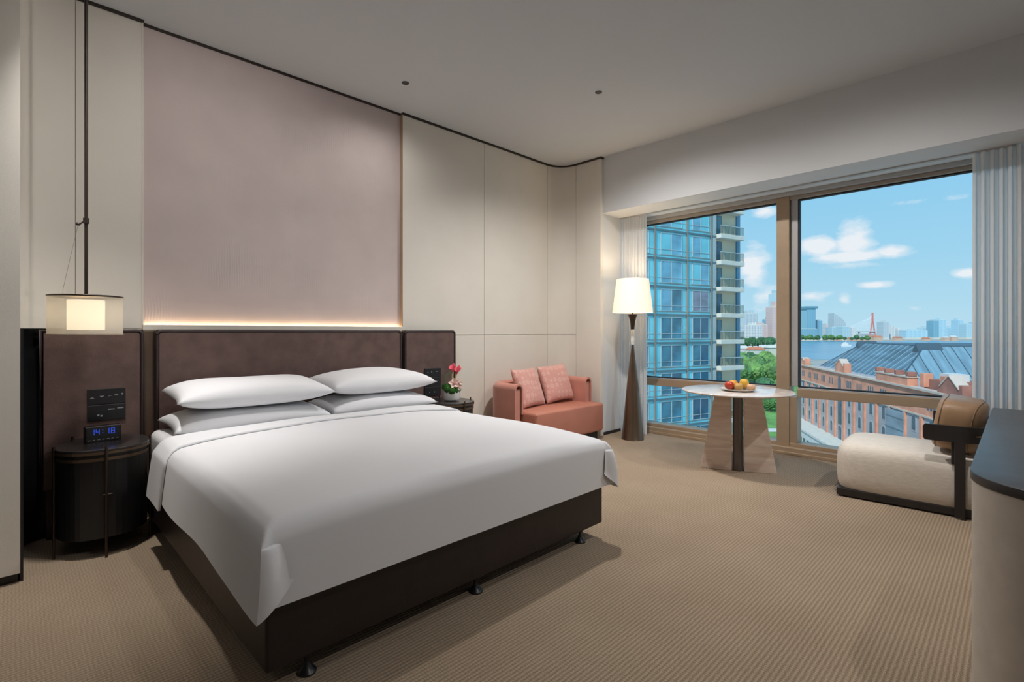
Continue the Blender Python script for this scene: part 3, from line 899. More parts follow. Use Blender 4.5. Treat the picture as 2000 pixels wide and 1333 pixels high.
# ================================================================== PENDANT LAMP
px, py = .287, 3.70
pl = thing('pendant_lamp', (px, py, ZC), 'pendant lamp with sheer drum shade hanging above the nightstand', 'pendant lamp')
ZD = 1.452
tube('rod', [(px, py, ZD), (px, py, ZC - .001)], .0085, M_TRIM, pl, 12)
lathe('ceiling_canopy', [(.035, ZC - .018), (.04, ZC - .016), (.04, ZC - .0005)], px, py, M_TRIM, pl, 24)
lathe('top_disc', [(.0, ZD - .007), (.166, ZD - .007), (.168, ZD - .004), (.168, ZD), (.166, ZD + .002), (.0, ZD + .003)], px, py, M_BRONZE_DARK, pl, 48)
sh = lathe('outer_shade', [(.1655, ZD - .007), (.1655, 1.238), (.1645, 1.238), (.1645, ZD - .007)], px, py, M_SHEER, pl, 64)
lathe('shade_ring', [(.1645, 1.234), (.167, 1.234), (.167, 1.2395), (.1645, 1.2395), (.1645, 1.234)], px, py, mat('shade_ring', (.45, .36, .27), .5, noise=(20, .1)), sh, 48)
ins = lathe('inner_shade', [(.083, ZD - .022), (.083, 1.262), (.080, 1.262), (.080, ZD - .022)], px, py, M_SHADE_HOT, pl, 40)
lathe('diffuser', [(.0, 1.264), (.080, 1.264), (.080, 1.267), (.0, 1.267)], px, py, M_SHADE_HOT, ins, 32)
cl = lathe('clamp', [(.0086, 1.862), (.014, 1.862), (.014, 1.892), (.0086, 1.892), (.0086, 1.862)], px, py, M_TRIM, pl, 16)
tube('clamp_arm', [(px - .010, py, 1.874), (px - .02, py + .002, 1.862), (px - .030, py + .004, 1.856)], .004, M_TRIM, cl, 8)
lathe('clamp_knob', [(.0, 1.845), (.009, 1.847), (.012, 1.855), (.008, 1.863), (.0, 1.864)], px - .034, py + .004, M_TRIM, cl, 14)
tube('cable', [(px - .034, py + .004, 1.85), (px - .067, py + .02, 1.66), (px - .094, py + .02, 1.50), (px - .100, py + .02, ZD)], .0010, mat('thin_cable', (.30, .27, .24), .6, noise=(30, .1)), pl, 5)
spot('pendant_bulb', (px, py, 1.258), (px, py, 0), 16, 125, .8, .05, (1, .80, .55), pl)

# ================================================================== SOFA
sf = thing('sofa', (4.25, 3.75, 0), 'terracotta pink velvet love seat with wrapped arms', 'sofa')
SX0, SX1, SY0, SY1 = 3.605, 4.90, 3.42, 4.09
# arm/back shell: an inverted-U sheet swept round left arm, back and right arm
th_ = .12
rc = .20
path = [(SX0 + th_ / 2, 3.60), (SX0 + th_ / 2, 3.75)] + arc(SX0 + th_ / 2 + rc, SY1 - th_ / 2 - rc, rc, PI, PI / 2, 10) + arc(SX1 - th_ / 2 - rc, SY1 - th_ / 2 - rc, rc, PI / 2, 0, 10) + [(SX1 - th_ / 2, 3.75), (SX1 - th_ / 2, 3.60)]
def u_profile(w, h, t, zb):
    """closed outline of an inverted U sheet: outer then inner, (n,z)"""
    P = [(-w, zb)] + [(w * math.cos(PI - PI * k / 10), h - w + w * math.sin(PI * k / 10)) for k in range(11)] + [(w, .40)]
    Q = [(w - t, .40)] + [((w - t) * math.cos(PI * k / 10), h - w + (w - t) * math.sin(PI * k / 10)) for k in range(11)] + [(-w + t, zb)]
    return P + Q
def sweep(path, prof):
    v, f = [], []
    n = len(prof)
    for i, p in enumerate(path):
        a = Vector(path[max(0, i - 1)]); b = Vector(path[min(len(path) - 1, i + 1)])
        t = (b - a).normalized(); nrm = Vector((t.y, -t.x))      # points to the inner side
        for (q, z) in prof: v.append((p[0] + nrm.x * q, p[1] + nrm.y * q, z))
    for i in range(len(path) - 1):
        for k in range(n):
            k2 = (k + 1) % n
            f.append((i * n + k, i * n + k2, (i + 1) * n + k2, (i + 1) * n + k))
    f.append(tuple(range(n))); f.append(tuple((len(path) - 1) * n + k for k in range(n))[::-1])
    return recalc(pyd('sweep', v, f))
sharp_smooth(link('wrapped_back', sweep(path, u_profile(th_ / 2, .715, .017, .10)), M_SOFA, sf), 50)
sharp_smooth(link('inner_panel', sweep([(x, y + (.018 if i in (0, len(path) - 1) else 0)) for i, (x, y) in enumerate(path)], [(-.030, .12), (-.030, .66), (.030, .66), (.030, .12)]), M_SOFA, sf), 50)
sharp_smooth(link('seat', box_me(SX0 + .125, SX1 - .003, SY0, SY1 - .125, .10, .425, .03, 4), M_SEAT, sf), 50)
box('plinth', SX0 + .05, SX1 - .05, SY0 + .06, SY1 - .06, 0.0, .10, M_BLACK, sf)
tube('piping', [(SX0 + .13, SY0 + .004, .405), (SX1 - .03, SY0 + .004, .405)], .003, M_SEAT, sf, 6)
# cushions
def cush_mat():
    mt = mat('pink_patterned_silk', (.70, .36, .305), .5, spec=.4, sheen=.3)
    nt = mt.node_tree; N, L = nt.nodes, nt.links; b = N['Principled BSDF']
    tc = N.new('ShaderNodeTexCoord'); vo = N.new('ShaderNodeTexVoronoi'); vo.inputs['Scale'].default_value = 15; vo.inputs['Randomness'].default_value = .15
    L.new(tc.outputs['Object'], vo.inputs['Vector'])
    r = N.new('ShaderNodeValToRGB'); e = r.color_ramp.elements
    e[0].position = .08; e[0].color = (.66, .33, .275, 1); e[1].position = .7; e[1].color = (.66, .325, .27, 1)
    k = e.new(.32); k.color = (.73, .42, .36, 1); k = e.new(.5); k.color = (.64, .31, .26, 1)
    L.new(vo.outputs[0], r.inputs[0]); L.new(r.outputs[0], b.inputs['Base Color'])
    return mt
M_CUSH = cush_mat()
def cushion(cx, cy, zb, s, t, rz, tilt, seed, label, roll=0):
    th = thing('cushion', (cx, cy, zb), label, 'cushion', 'patterned sofa cushions')
    me = pillow_me(s, s, t, seed, .9)
    mm = Matrix.Rotation(rz, 4, 'Z') @ Matrix.Rotation(tilt, 4, 'X') @ Matrix.Rotation(roll, 4, 'Z')
    me.transform(mm)
    zmin = min(v.co.z for v in me.vertices)
    me.transform(Matrix.Translation((0, 0, -zmin)))
    link('cover', me, M_CUSH, th, local=True, smooth=True)
cushion(4.06, 3.845, .427, .45, .15, R(10), R(68), 11, 'patterned pink cushion on the sofa nearest the bed')
cushion(4.53, 3.85, .427, .45, .15, R(-6), R(70), 12, 'patterned pink cushion on the sofa nearest the window', R(4))

# ================================================================== FLOOR LAMP
lx, ly = 5.135, 3.185
D = .703 * lx + .711 * ly
def lz(v): return HC - (v - 649) * D / 982
fl_ = thing('floor_lamp', (lx, ly, 0), 'tall floor lamp with bronze cone body and white tapered shade', 'floor lamp')
lathe('cone_body', [(.128, 0), (.129, .006), (.126, .012), (.105, .22), (.060, .70), (.014, lz(676)), (.014, lz(674))], lx, ly, M_BRONZE, fl_, 40)
lathe('white_collar', [(.0205, lz(674)), (.0225, lz(673)), (.0225, lz(645)), (.0205, lz(644))], lx, ly, M_WHITE, fl_, 24)
lathe('switch', [(.004, -.001), (.004, .002), (.0, .003)], 0, 0, M_BLACK, fl_, 10, local=True)
sw = [c for c in fl_.children if c.name.startswith('switch')][0]
sw.location = (-.0165, -.0163, lz(659)); sw.rotation_euler = (R(90), 0, R(-45))
lathe('funnel', [(.020, lz(644)), (.022, lz(640)), (.030, lz(628)), (.046, lz(618)), (.057, lz(615)), (.055, lz(614.3))], lx, ly, M_BRONZE_DARK, fl_, 28)
tube('stem', [(lx, ly, lz(614.5)), (lx, ly, lz(600))], .007, M_TRIM, fl_, 10)
shd = lathe('shade', [(.232, lz(611)), (.185, lz(546)), (.182, lz(546)), (.229, lz(611))], lx, ly, M_SHADE, fl_, 56)
lathe('shade_plate', [(.0, lz(608)), (.226, lz(608)), (.226, lz(607.4)), (.0, lz(607.4))], lx, ly, M_SHADE, shd, 40)
point('floor_lamp_bulb', (lx, ly, lz(620) - .11), 1.2, .03, (1, .82, .58), fl_)
point('floor_lamp_uplight', (lx, ly, lz(575)), 7, .05, (1, .82, .58), fl_)

# ================================================================== ROUND TABLE
tx, ty = 4.70, 1.825
tb = thing('round_table', (tx, ty, 0), 'round travertine table with splayed slab legs by the window', 'table')
lathe('table_top', [(.0, .700), (.455, .700), (.468, .704), (.474, .712), (.470, .719), (.455, .722), (.0, .722)], tx, ty, M_TRAV_T, tb, 64)
lathe('core_column', [(.042, 0), (.042, .700)], tx - .055, ty - .03, mat('dark_grey_metal', (.15, .125, .115), .4, .5, noise=(12, .1, (1, 1, .1))), tb, 24)
def fin(ang):
    c, s = math.cos(ang), math.sin(ang); w = .032
    prof = [(.05, 0.0), (.315, 0.0), (.19, .6995), (.05, .6995)]
    v = []
    for sg in (-1, 1):
        for r, z in prof: v.append((tx - .055 + c * r - s * w * sg, ty - .03 + s * r + c * w * sg, z))
    f = [(0, 1, 2, 3), (7, 6, 5, 4), (0, 4, 5, 1), (1, 5, 6, 2), (2, 6, 7, 3), (3, 7, 4, 0)]
    me = recalc(pyd('fin', v, f))
    bm = bmesh.new(); bm.from_mesh(me); bmesh.ops.bevel(bm, geom=list(bm.edges), offset=.003, segments=1, affect='EDGES'); bm.to_mesh(me); bm.free()
    link('slab_leg', me, M_TRAV_V, tb)
for a in (R(112), R(-62), R(18)): fin(a)

plx, ply = 4.62, 1.775
ZTT = .722
pt = thing('fruit_plate', (plx, ply, ZTT), 'round stone plate carrying fruit on the round table', 'plate')
lathe('dish', [(.10, ZTT), (.118, ZTT + .004), (.150, ZTT + .018), (.152, ZTT + .022), (.147, ZTT + .0225), (.115, ZTT + .013), (.0, ZTT + .012)], plx, ply, M_PLATE, pt, 48)
lathe('foot_ring', [(.098, ZTT - .0005), (.103, ZTT - .0005), (.103, ZTT + .003), (.098, ZTT + .003)], plx, ply, M_PLATE, pt, 40)
ZP = ZTT + .0125
def fruit(name, dl, dd, zb, r, sq, m, label, stem=True, cat='fruit', elong=1.0):
    # dl to the right, dd away, seen from the room
    x = plx + dl * .711 + dd * .703; y = ply - dl * .703 + dd * .711
    t = thing(name, (x, y, zb), label, cat, 'fruit on the plate')
    prof = []
    n = 14
    for k in range(n + 1):
        a = -PI / 2 + PI * k / n
        rr = r * math.cos(a); z = r * sq * (1 + math.sin(a))
        if k > n - 3: z -= r * .06 * (k - n + 3)
        prof.append((max(rr, 0.0005) if 0 < k < n else .0, z))
    o = lathe('flesh', prof, 0, 0, m, t, 22, elong, 1, local=True)
    for p in o.data.polygons: p.use_smooth = True
    if stem: tube('stalk', [(0, 0, 2 * r * sq * .9), (.002, 0, 2 * r * sq + .008)], .0018, M_BRONZE_DARK, t, 6, local=True)
    return t
M_APPLE = mat('red_apple', (.50, .05, .02), .3, noise=(14, .45))
M_ORANGE = mat('orange_peel', (.80, .34, .03), .4, noise=(10, .25), bump=(200, .15))
M_PEAR = mat('russet_pear', (.56, .33, .10), .5, noise=(16, .2))
M_PEACH = mat('pale_peach', (.74, .44, .26), .55, noise=(12, .2))
M_YEL = mat('yellow_mango', (.70, .42, .05), .4, noise=(8, .25))
fruit('apple', -.088, -.005, ZP, .041, .95, M_APPLE, 'red apple at the left end of the fruit plate')
fruit('pear', -.020, -.040, ZP, .036, .9, M_PEAR, 'russet pear at the front of the fruit plate', elong=1.35)
fruit('orange', -.030, .050, ZP + .0, .042, 1.0, M_ORANGE, 'bright orange at the back of the fruit plate')
fruit('mango', .052, .008, ZP + .001, .040, 1.25, M_YEL, 'golden yellow mango standing above the other fruit', False)
fruit('peach', .080, -.050, ZP, .032, .9, M_PEACH, 'pale peach at the right front of the fruit plate')
fruit('peach', .115, -.012, ZP + .0, .028, .9, M_PEACH, 'small pale peach at the right end of the fruit plate')

# ================================================================== LOUNGE CHAIR (local: front = +y, near side = -x)
lc = thing('lounge_chair', (4.855, .552, 0), 'cream armless lounge chair with black curved backrest and tan cushion', 'lounge chair', rz=R(3))
W2, YFc, YBc = .375, .475, -.50
def seat_me():
    n, mgr = 3.6, 26
    zs = [(.065, .955), (.10, .985), (.16, 1.0), (.26, 1.0), (.31, .992), (.345, .968), (.372, .925), (.388, .86), (.398, .76), (.404, .58), (.407, .3), (.408, .0)]
    v, f = [], []
    seg = 64
    for z, s in zs:
        for k in range(seg):
            a = 2 * PI * k / seg; c, q = math.cos(a), math.sin(a)
            p = 7
            rx = (abs(c) ** p + abs(q) ** p) ** (-1 / p)
            w = W2 * rx * c; l = (YFc - YBc) / 2 * rx * q
            e = 1 - s
            w2 = w - math.copysign(min(abs(w), e * W2), w) if s < 1 else w
            l2 = l - math.copysign(min(abs(l), e * W2), l) if s < 1 else l
            v.append((w2, (YFc + YBc) / 2 + l2, z + (.010 * (l2 / .48) if z > .3 else 0)))
    for i in range(len(zs) - 1):
        for k in range(seg):
            k2 = (k + 1) % seg
            f.append((i * seg + k, i * seg + k2, (i + 1) * seg + k2, (i + 1) * seg + k))
    f.append(tuple(range(seg))[::-1])
    me = pyd('seat', v, f)
    bm = bmesh.new(); bm.from_mesh(me); bmesh.ops.remove_doubles(bm, verts=bm.verts, dist=.0005); bmesh.ops.recalc_face_normals(bm, faces=bm.faces); bm.to_mesh(me); bm.free()
    return me
sharp_smooth(link('seat', seat_me(), M_CREAM, lc, local=True), 60)
bf = box('base_frame', -W2 + .008, W2 - .008, YBc + .01, YFc - .02, .012, .064, M_DARKWOOD, lc, .004, local=True)
for sx_ in (-1, 1):
    for yy in (YFc - .09, YBc + .10):
        box('glide', sx_ * (W2 - .06) - .03, sx_ * (W2 - .06) + .03, yy - .06, yy + .06, 0, .0125, M_DARKWOOD, lc, local=True)
YPo = -.25
for sx_ in (-1, 1):
    prism_y('post', [(sx_ * (W2 + .002), .012), (sx_ * (W2 + .030), .012), (sx_ * (W2 + .026), .52), (sx_ * (W2 - .008), .52)], YPo - .028, YPo + .028, M_DARKWOOD, lc, .005, local=True)
    box('bracket', sx_ * (W2 - .004) - .014, sx_ * (W2 - .004) + .014, YPo + .022, YPo + .045, .36, .52, M_DARKWOOD, lc, .005, local=True)
# curved arm / back rail: one bent plank, splitting into two slats round the back
def rail(a0, a1, zfun, hfun, name, n=40):
    v, f = [], []
    for i in range(n + 1):
        a = a0 + (a1 - a0) * i / n
        # U path: straight arms then semi-ellipse
        if a < -1: px_, py_, tx_, ty_ = -W2 - .010, YPo + .0 + (-1 - a) * .30, 0, -1
        elif a > 1: px_, py_, tx_, ty_ = W2 + .010, YPo + (a - 1) * .30, 0, 1
        else:
            w = (a + 1) / 2 * PI
            px_ = -(W2 + .010) * math.cos(w); py_ = YPo - .235 * math.sin(w)
            tx_ = (W2 + .010) * math.sin(w); ty_ = -.235 * math.cos(w)
        l = math.hypot(tx_, ty_); nx, ny = ty_ / l, -tx_ / l
        zc, h = zfun(a), hfun(a); t = .016
        for (q, z) in ((-t, -h / 2), (t, -h / 2), (t, h / 2), (-t, h / 2)):
            v.append((px_ + nx * q, py_ + ny * q, zc + z))
    for i in range(n):
        for k in range(4):
            k2 = (k + 1) % 4
            f.append((i * 4 + k, i * 4 + k2, (i + 1) * 4 + k2, (i + 1) * 4 + k))
    f.append((0, 1, 2, 3)); f.append((n * 4 + 3, n * 4 + 2, n * 4 + 1, n * 4))
    me = recalc(pyd(name, v, f))
    o = sharp_smooth(link(name, me, M_DARKWOOD, lc, local=True), 40)
    return o
rail(-1.64, -.80, lambda a: .565, lambda a: .108 if a > -1.60 else .078, 'armrest', 20)
rail(.80, 1.56, lambda a: .565, lambda a: .108, 'armrest', 20)
rail(-.80, .80, lambda a: .592, lambda a: .052, 'back_slat')
rail(-.80, .80, lambda a: .530, lambda a: .036, 'back_slat')
# tan leather cushion leaning in the rail
bc = thing('back_cushion', (4.86, .33, .408), 'tan leather back cushion on the cream lounge chair', 'cushion', rz=R(3))
def block_cushion(w, h, t):
    def fn(a, b):
        pass
    bm = bmesh.new()
    seg = 48; rings = []
    for (yy, s) in ((-.5, .0), (-.5, .55), (-.49, .80), (-.44, .93), (-.36, .985), (-.2, 1.0), (.2, 1.0), (.36, .985), (.44, .93), (.49, .80), (.5, .55), (.5, .0)):
        ring = []
        for k in range(seg):
            a = 2 * PI * k / seg; c, q = math.cos(a), math.sin(a); p = 4.5
            rr = (abs(c) ** p + abs(q) ** p) ** (-1 / p) * (s if s > 0 else .001)
            x = w / 2 * rr * c; z = h / 2 * rr * q
            ring.append(bm.verts.new((x, yy * t * (1 + .12 * (1 - (2 * x / w) ** 2)) - .06 * (2 * x / w) ** 2 * -1 * .6, z)))
        rings.append(ring)
    for i in range(len(rings) - 1):
        for k in range(seg): bm.faces.new((rings[i][k], rings[i][(k + 1) % seg], rings[i + 1][(k + 1) % seg], rings[i + 1][k]))
    bmesh.ops.remove_doubles(bm, verts=bm.verts, dist=.0008)
    bmesh.ops.recalc_face_normals(bm, faces=bm.faces)
    return from_bm(bm, 'cushion')
me = block_cushion(.60, .365, .235)
me.transform(Matrix.Translation((0, -.03, .186)) @ Matrix.Rotation(R(9), 4, 'X'))
link('leather_cover', me, M_TAN, bc, local=True, smooth=True)
def seam_ring(off):
    P = []
    for k in range(49):
        a = 2 * PI * k / 48; c, q = math.cos(a), math.sin(a); p = 4.5
        rr = (abs(c) ** p + abs(q) ** p) ** (-1 / p) * .985
        x = .30 * rr * c; z = .1825 * rr * q
        y = off * .235 * (1 + .12 * (1 - (2 * x / .6) ** 2)) + .06 * (2 * x / .6) ** 2 * .6
        P.append(Matrix.Translation((0, -.03, .186)) @ Matrix.Rotation(R(9), 4, 'X') @ Vector((x, y, z)))
    return P
for of_ in (-.36, .36): tube('seam', seam_ring(of_), .0035, mat('tan_seam', (.22, .13, .07), .5, noise=(30, .1)), bc, 6, local=True)

# ================================================================== DESK at the right edge
ZDk = .80
dx0, dx1, dy0, dy1 = 2.0, 4.14, -.55, .117
def deskpoly(i, r):
    return [(dx1 - i, dy0 + i), (dx1 - i, dy1 - i)] + arc(dx0 + r, dy1 - r, r - i, PI / 2, PI, 12) + arc(dx0 + r, dy0 + r, r - i, PI, 1.5 * PI, 12)
dk = thing('desk', (3.0, -.2, 0), 'cream desk with rounded end and polished black top', 'desk')
sharp_smooth(prism('body', deskpoly(.004, .26), .03, ZDk - .030, M_DESK, dk), 40)
sharp_smooth(prism('desk_top', deskpoly(0, .26), ZDk - .030, ZDk, M_DESKTOP, dk, .004), 40)
prism('plinth', deskpoly(.035, .26), 0, .03, M_BLACK, dk)

# ================================================================== OUTSIDE
GZ = -33.0                                             # ground level seen from the upper floor
FW = Vector((math.sin(YAW), math.cos(YAW))); RT = Vector((math.cos(YAW), -math.sin(YAW)))
def place(l, d): v = RT * l + FW * d; return v.x, v.y    # metres to the right / ahead of the hotel room
def at(u, d): return place((u - 1000) / 982 * d, d)
def zat(v, d): return HC - (v - 649) * d / 982

M_GROUND = mat('paved_ground', (.36, .37, .34), .9, noise=(.05, .2))
M_LAWN = mat('lawn', (.13, .30, .07), .95, noise=(.15, .35))
M_WATER = mat('river_water', (.12, .30, .42), .25, noise=(.01, .15), bump=(.15, .25), spec=.4)
M_LEAF1 = mat('foliage_mid', (.075, .19, .06), .9, noise=(.9, .55), bump=(2.5, .9))
M_LEAF2 = mat('foliage_light', (.13, .27, .075), .9, noise=(.9, .5), bump=(2.5, .9))
M_LEAF3 = mat('foliage_dark', (.045, .14, .06), .9, noise=(.9, .5), bump=(2.5, .9))
M_TRUNK = mat('tree_bark', (.12, .09, .06), .9, noise=(3, .3))
def flat(name, pts, z0, z1, m, label=None, cat=None):
    o = prism(name, [place(*p) for p in pts], z0, z1, m)
    o['kind'] = 'structure'
    return o
flat('ground', [(-6000, 40), (-6000, 9000), (9000, 9000), (9000, 40), (40, 12)], GZ - 2, GZ, M_GROUND)
flat('river', [(345, 640), (640, 560), (2600, 420), (4200, 1500), (2200, 1900), (1050, 1880), (560, 1180)], GZ, GZ + .3, M_WATER)
for i, pts in enumerate(([(60, 150), (84, 150), (92, 172), (66, 172)], [(82, 160), (120, 152), (130, 172), (90, 166)], [(70, 178), (140, 178), (160, 250), (78, 250)], [(90, 260), (260, 260), (330, 600), (200, 640)])):
    flat('lawn_%d' % (i + 1), pts, GZ, GZ + .12, M_LAWN)

# ---- glass tower next door (local x along its facade to the right, y into the building)
rz_t = math.atan2((RT * .886 + FW * .463).y, (RT * .886 + FW * .463).x)
xx, yy = place(24.7, 61)
tw = thing('glass_tower', (xx, yy, GZ), 'tall blue glass tower with white balconies, left in the window', 'building', rz=rz_t)
M_TG = mat('cyan_facade_glass', (.16, .56, .66), .16, 0.0, noise=(.25, .22), spec=.7)
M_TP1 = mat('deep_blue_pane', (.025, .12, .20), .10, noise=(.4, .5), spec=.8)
M_TP2 = mat('sky_reflection_pane', (.14, .38, .52), .10, noise=(.5, .3), spec=.8)  # cyan sky reflection put into the pane colour
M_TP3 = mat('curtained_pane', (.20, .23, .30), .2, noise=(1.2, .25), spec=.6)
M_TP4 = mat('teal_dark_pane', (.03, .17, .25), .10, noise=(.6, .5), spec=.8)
M_TFR = mat('pale_window_frame', (.42, .52, .54), .5, noise=(.5, .05))
M_TMU = mat('bronze_tower_mullion', (.24, .22, .19), .5, noise=(.5, .1))
M_TSL = mat('dark_slab_edge', (.09, .17, .20), .5, noise=(.5, .15))
M_TCO = mat('pale_concrete', (.60, .61, .55), .8, noise=(.8, .08))
M_TBW = mat('cream_balcony_wall', (.60, .55, .41), .85, noise=(.5, .06))
M_RAILG = glass_mat('balcony_glass', (.70, .78, .76), .10)
h0 = -GZ                                                # local z of the room's floor level
LB = dict(local=True)
box('facade', -17, 0, 0, 18, 0, h0 + 22, M_TG, tw, **LB)
box('balcony_wall', 0, 4.15, .45, 18, 0, h0 + 22, M_TBW, tw, **LB)
sharp_smooth(prism('corner_glass', [(4.15, 18), (4.15, .25)] + arc(4.45, 1.0, .78, -PI / 2, 0, 8) + [(5.23, 18)], 0, h0 + 22, mat('blue_corner_glass', (.06, .22, .36), .12, noise=(.3, .3), spec=.7), tw, **LB), 40)
for x in (-.85, -4.8, -9.85, -14.9):
    box('mullion', x - .07, x + .07, -.16, 0, 0, h0 + 22, M_TMU, tw, **LB)
box('pier', -.55, .02, -.10, .45, 0, h0 + 22, mat('grey_pier', (.36, .44, .45), .6, noise=(.5, .1)), tw, **LB)
rnd = random.Random(4)
wmesh = {}
def shared(key, fn):
    if key not in wmesh: wmesh[key] = fn()
    return wmesh[key]
def inst(name, me, m, parent, loc):
    if not me.materials: me.materials.append(m)
    o = bpy.data.objects.new(name, me); o.location = loc; COL.objects.link(o); o.parent = parent
    if me.materials[0] != m:
        o.material_slots[0].link = 'OBJECT'; o.material_slots[0].material = m
    return o
def frame_me(w, h, cols, t=.05, low=.58):
    """window frame: border, middle post(s), low rail as one joined frame"""
    bm = bmesh.new()
    def add(x0, x1, z0, z1):
        b = box_me(x0, x1, -.07, .02, z0, z1); bm.from_mesh(b); bpy.data.meshes.remove(b)
    add(0, w, 0, t); add(0, w, h - t, h); add(0, t, 0, h); add(w - t, w, 0, h)
    for c in range(1, cols): add(w * c / cols - t / 2, w * c / cols + t / 2, 0, h)
    add(0, w, low - t / 2, low + t / 2)
    return from_bm(bm, 'frame')
tone = {2: [M_TP4, M_TP1], 1: [M_TP4, M_TP1], 0: [M_TP4, M_TP1], -1: [M_TP4, M_TP1], -2: [M_TP4, M_TP1], -3: [M_TP4, M_TP1]}
for k in range(-4, 7):
    zf = h0 + .32 + 3.2 * k
    inst('slab_edge', shared('slab', lambda: box_me(-17, 0, -.13, 0, -.12, .10)), M_TSL, tw, (0, 0, zf - .30))
    inst('sill_line', shared('sill', lambda: box_me(-17, 0, -.035, 0, -.025, .025)), M_TFR, tw, (0, 0, zf + .74))
    inst('sill_line', shared('sill', None), M_TMU, tw, (0, 0, zf + .06))
    for wi, (x0, x1) in enumerate(((-3.93, -1.2), (-8.9, -5.6), (-13.9, -10.65))):
        w = x1 - x0
        f = inst('window', shared('f%d' % wi, lambda: frame_me(w, 2.47, 2)), M_TFR, tw, (x0, 0, zf + .16))
        for c in range(2):
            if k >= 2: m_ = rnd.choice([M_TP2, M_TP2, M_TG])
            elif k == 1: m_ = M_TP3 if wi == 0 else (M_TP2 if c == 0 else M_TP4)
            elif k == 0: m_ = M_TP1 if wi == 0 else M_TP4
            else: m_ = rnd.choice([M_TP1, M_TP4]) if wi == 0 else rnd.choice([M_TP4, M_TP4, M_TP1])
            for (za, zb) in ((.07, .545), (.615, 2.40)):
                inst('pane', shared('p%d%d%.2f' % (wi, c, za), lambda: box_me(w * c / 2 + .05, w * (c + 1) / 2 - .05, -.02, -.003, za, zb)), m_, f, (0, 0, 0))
    # balcony
    b = inst('balcony_slab', shared('bslab', lambda: box_me(.05, 4.3, -.75, .44, -.52, 0, .03, 1)), M_TCO, tw, (0, 0, zf))
    inst('rail_glass', shared('rg', lambda: box_me(.15, 4.2, -.66, -.64, .08, .98)), M_RAILG, b, (0, 0, 0))
    inst('handrail', shared('hr', lambda: box_me(.12, 4.25, -.70, -.60, .98, 1.05)), M_TFR, b, (0, 0, 0))
    for q in range(6):
        inst('rail_post', shared('rp', lambda: box_me(-.03, .03, -.69, -.61, 0, 1.0)), M_TMU, b, (.18 + q * .79, 0, 0))
    d_ = inst('balcony_door', shared('bd', lambda: frame_me(1.5, 2.45, 2, .06, 1.9)), M_TMU, tw, (.03, .42, zf))
    inst('pane', shared('bdp', lambda: box_me(.03, 1.47, -.04, -.01, .04, 2.41)), M_TP1 if k % 2 else M_TP4, d_, (0, 0, 0))
box('parapet', -17, 5.2, 0, 18, h0 + 22, h0 + 23, M_TCO, tw, **LB)

# ---- brick warehouse by the river (local x away along the facade, facade faces +y, building behind it at -y)
Fv = RT * .254 + FW * .967
xx, yy = place(70.4, 80.7)
wh = thing('brick_warehouse', (xx, yy, GZ), 'red brick riverside warehouse with hipped metal roof', 'building', rz=math.atan2(Fv.y, Fv.x))
M_BRICK = mat('orange_brick', (.62, .285, .19), .9, noise=(.35, .22), bump=(3, .3))
M_BRICK2 = mat('dark_red_brick', (.33, .15, .115), .9, noise=(.35, .25), bump=(3, .3))
M_FIELD = mat('grey_brick_field', (.40, .39, .40), .9, noise=(.3, .15), bump=(3, .2))
M_STONE = mat('pale_stone_course', (.55, .47, .40), .85, noise=(.4, .1))
M_WPANE = mat('warehouse_pane', (.05, .10, .14), .2, noise=(.6, .3), spec=.6)
M_METAL = mat('blue_grey_standing_seam', (.19, .32, .39), .42, .15, noise=(.12, .30, (1, 6, 1)))
M_METAL2 = mat('dark_roof_sheet', (.12, .21, .27), .42, .15, noise=(.10, .45, (1, 6, 1)))  # darker and blotchier than the other roof sheet
M_SEAM = mat('roof_seam', (.065, .115, .15), .5, .2, noise=(.3, .1))
M_SEAML = mat('pale_roof_seam', (.30, .42, .49), .5, .2, noise=(.3, .1))
M_PODW = mat('white_podium', (.60, .62, .60), .8, noise=(.4, .06))
zc = h0 + HC - 10.0                                     # cornice height above the ground (local)
XN, XF = -36.0, 82.0
def zl(below): return h0 + HC - below
box('body', XN, XF, -75, 0, 0, zc - .5, M_FIELD, wh, **LB)
box('top_wall', XN, XF, -.6, .10, zl(14.6), zc - .35, M_BRICK, wh, **LB)
box('cornice', XN - .3, XF + .3, -.9, .55, zc - .35, zc, M_STONE, wh, **LB)
box('string_course', XN, XF, 0, .35, zl(14.9), zl(14.6), M_STONE, wh, **LB)
BAY = 5.946
def arch_outline(w, h, n=6):
    r = w / 2
    return [(-r, 0), (r, 0)] + [(r * math.cos(PI * k / n), h - r + r * math.sin(PI * k / n)) for k in range(n + 1)]
def arch_me(w, h, t):
    me = prism_me(arch_outline(w, h), 0, t)
    me.transform(Matrix(((1, 0, 0, 0), (0, 0, 1, 0), (0, 1, 0, 0), (0, 0, 0, 1))))
    return recalc(me)
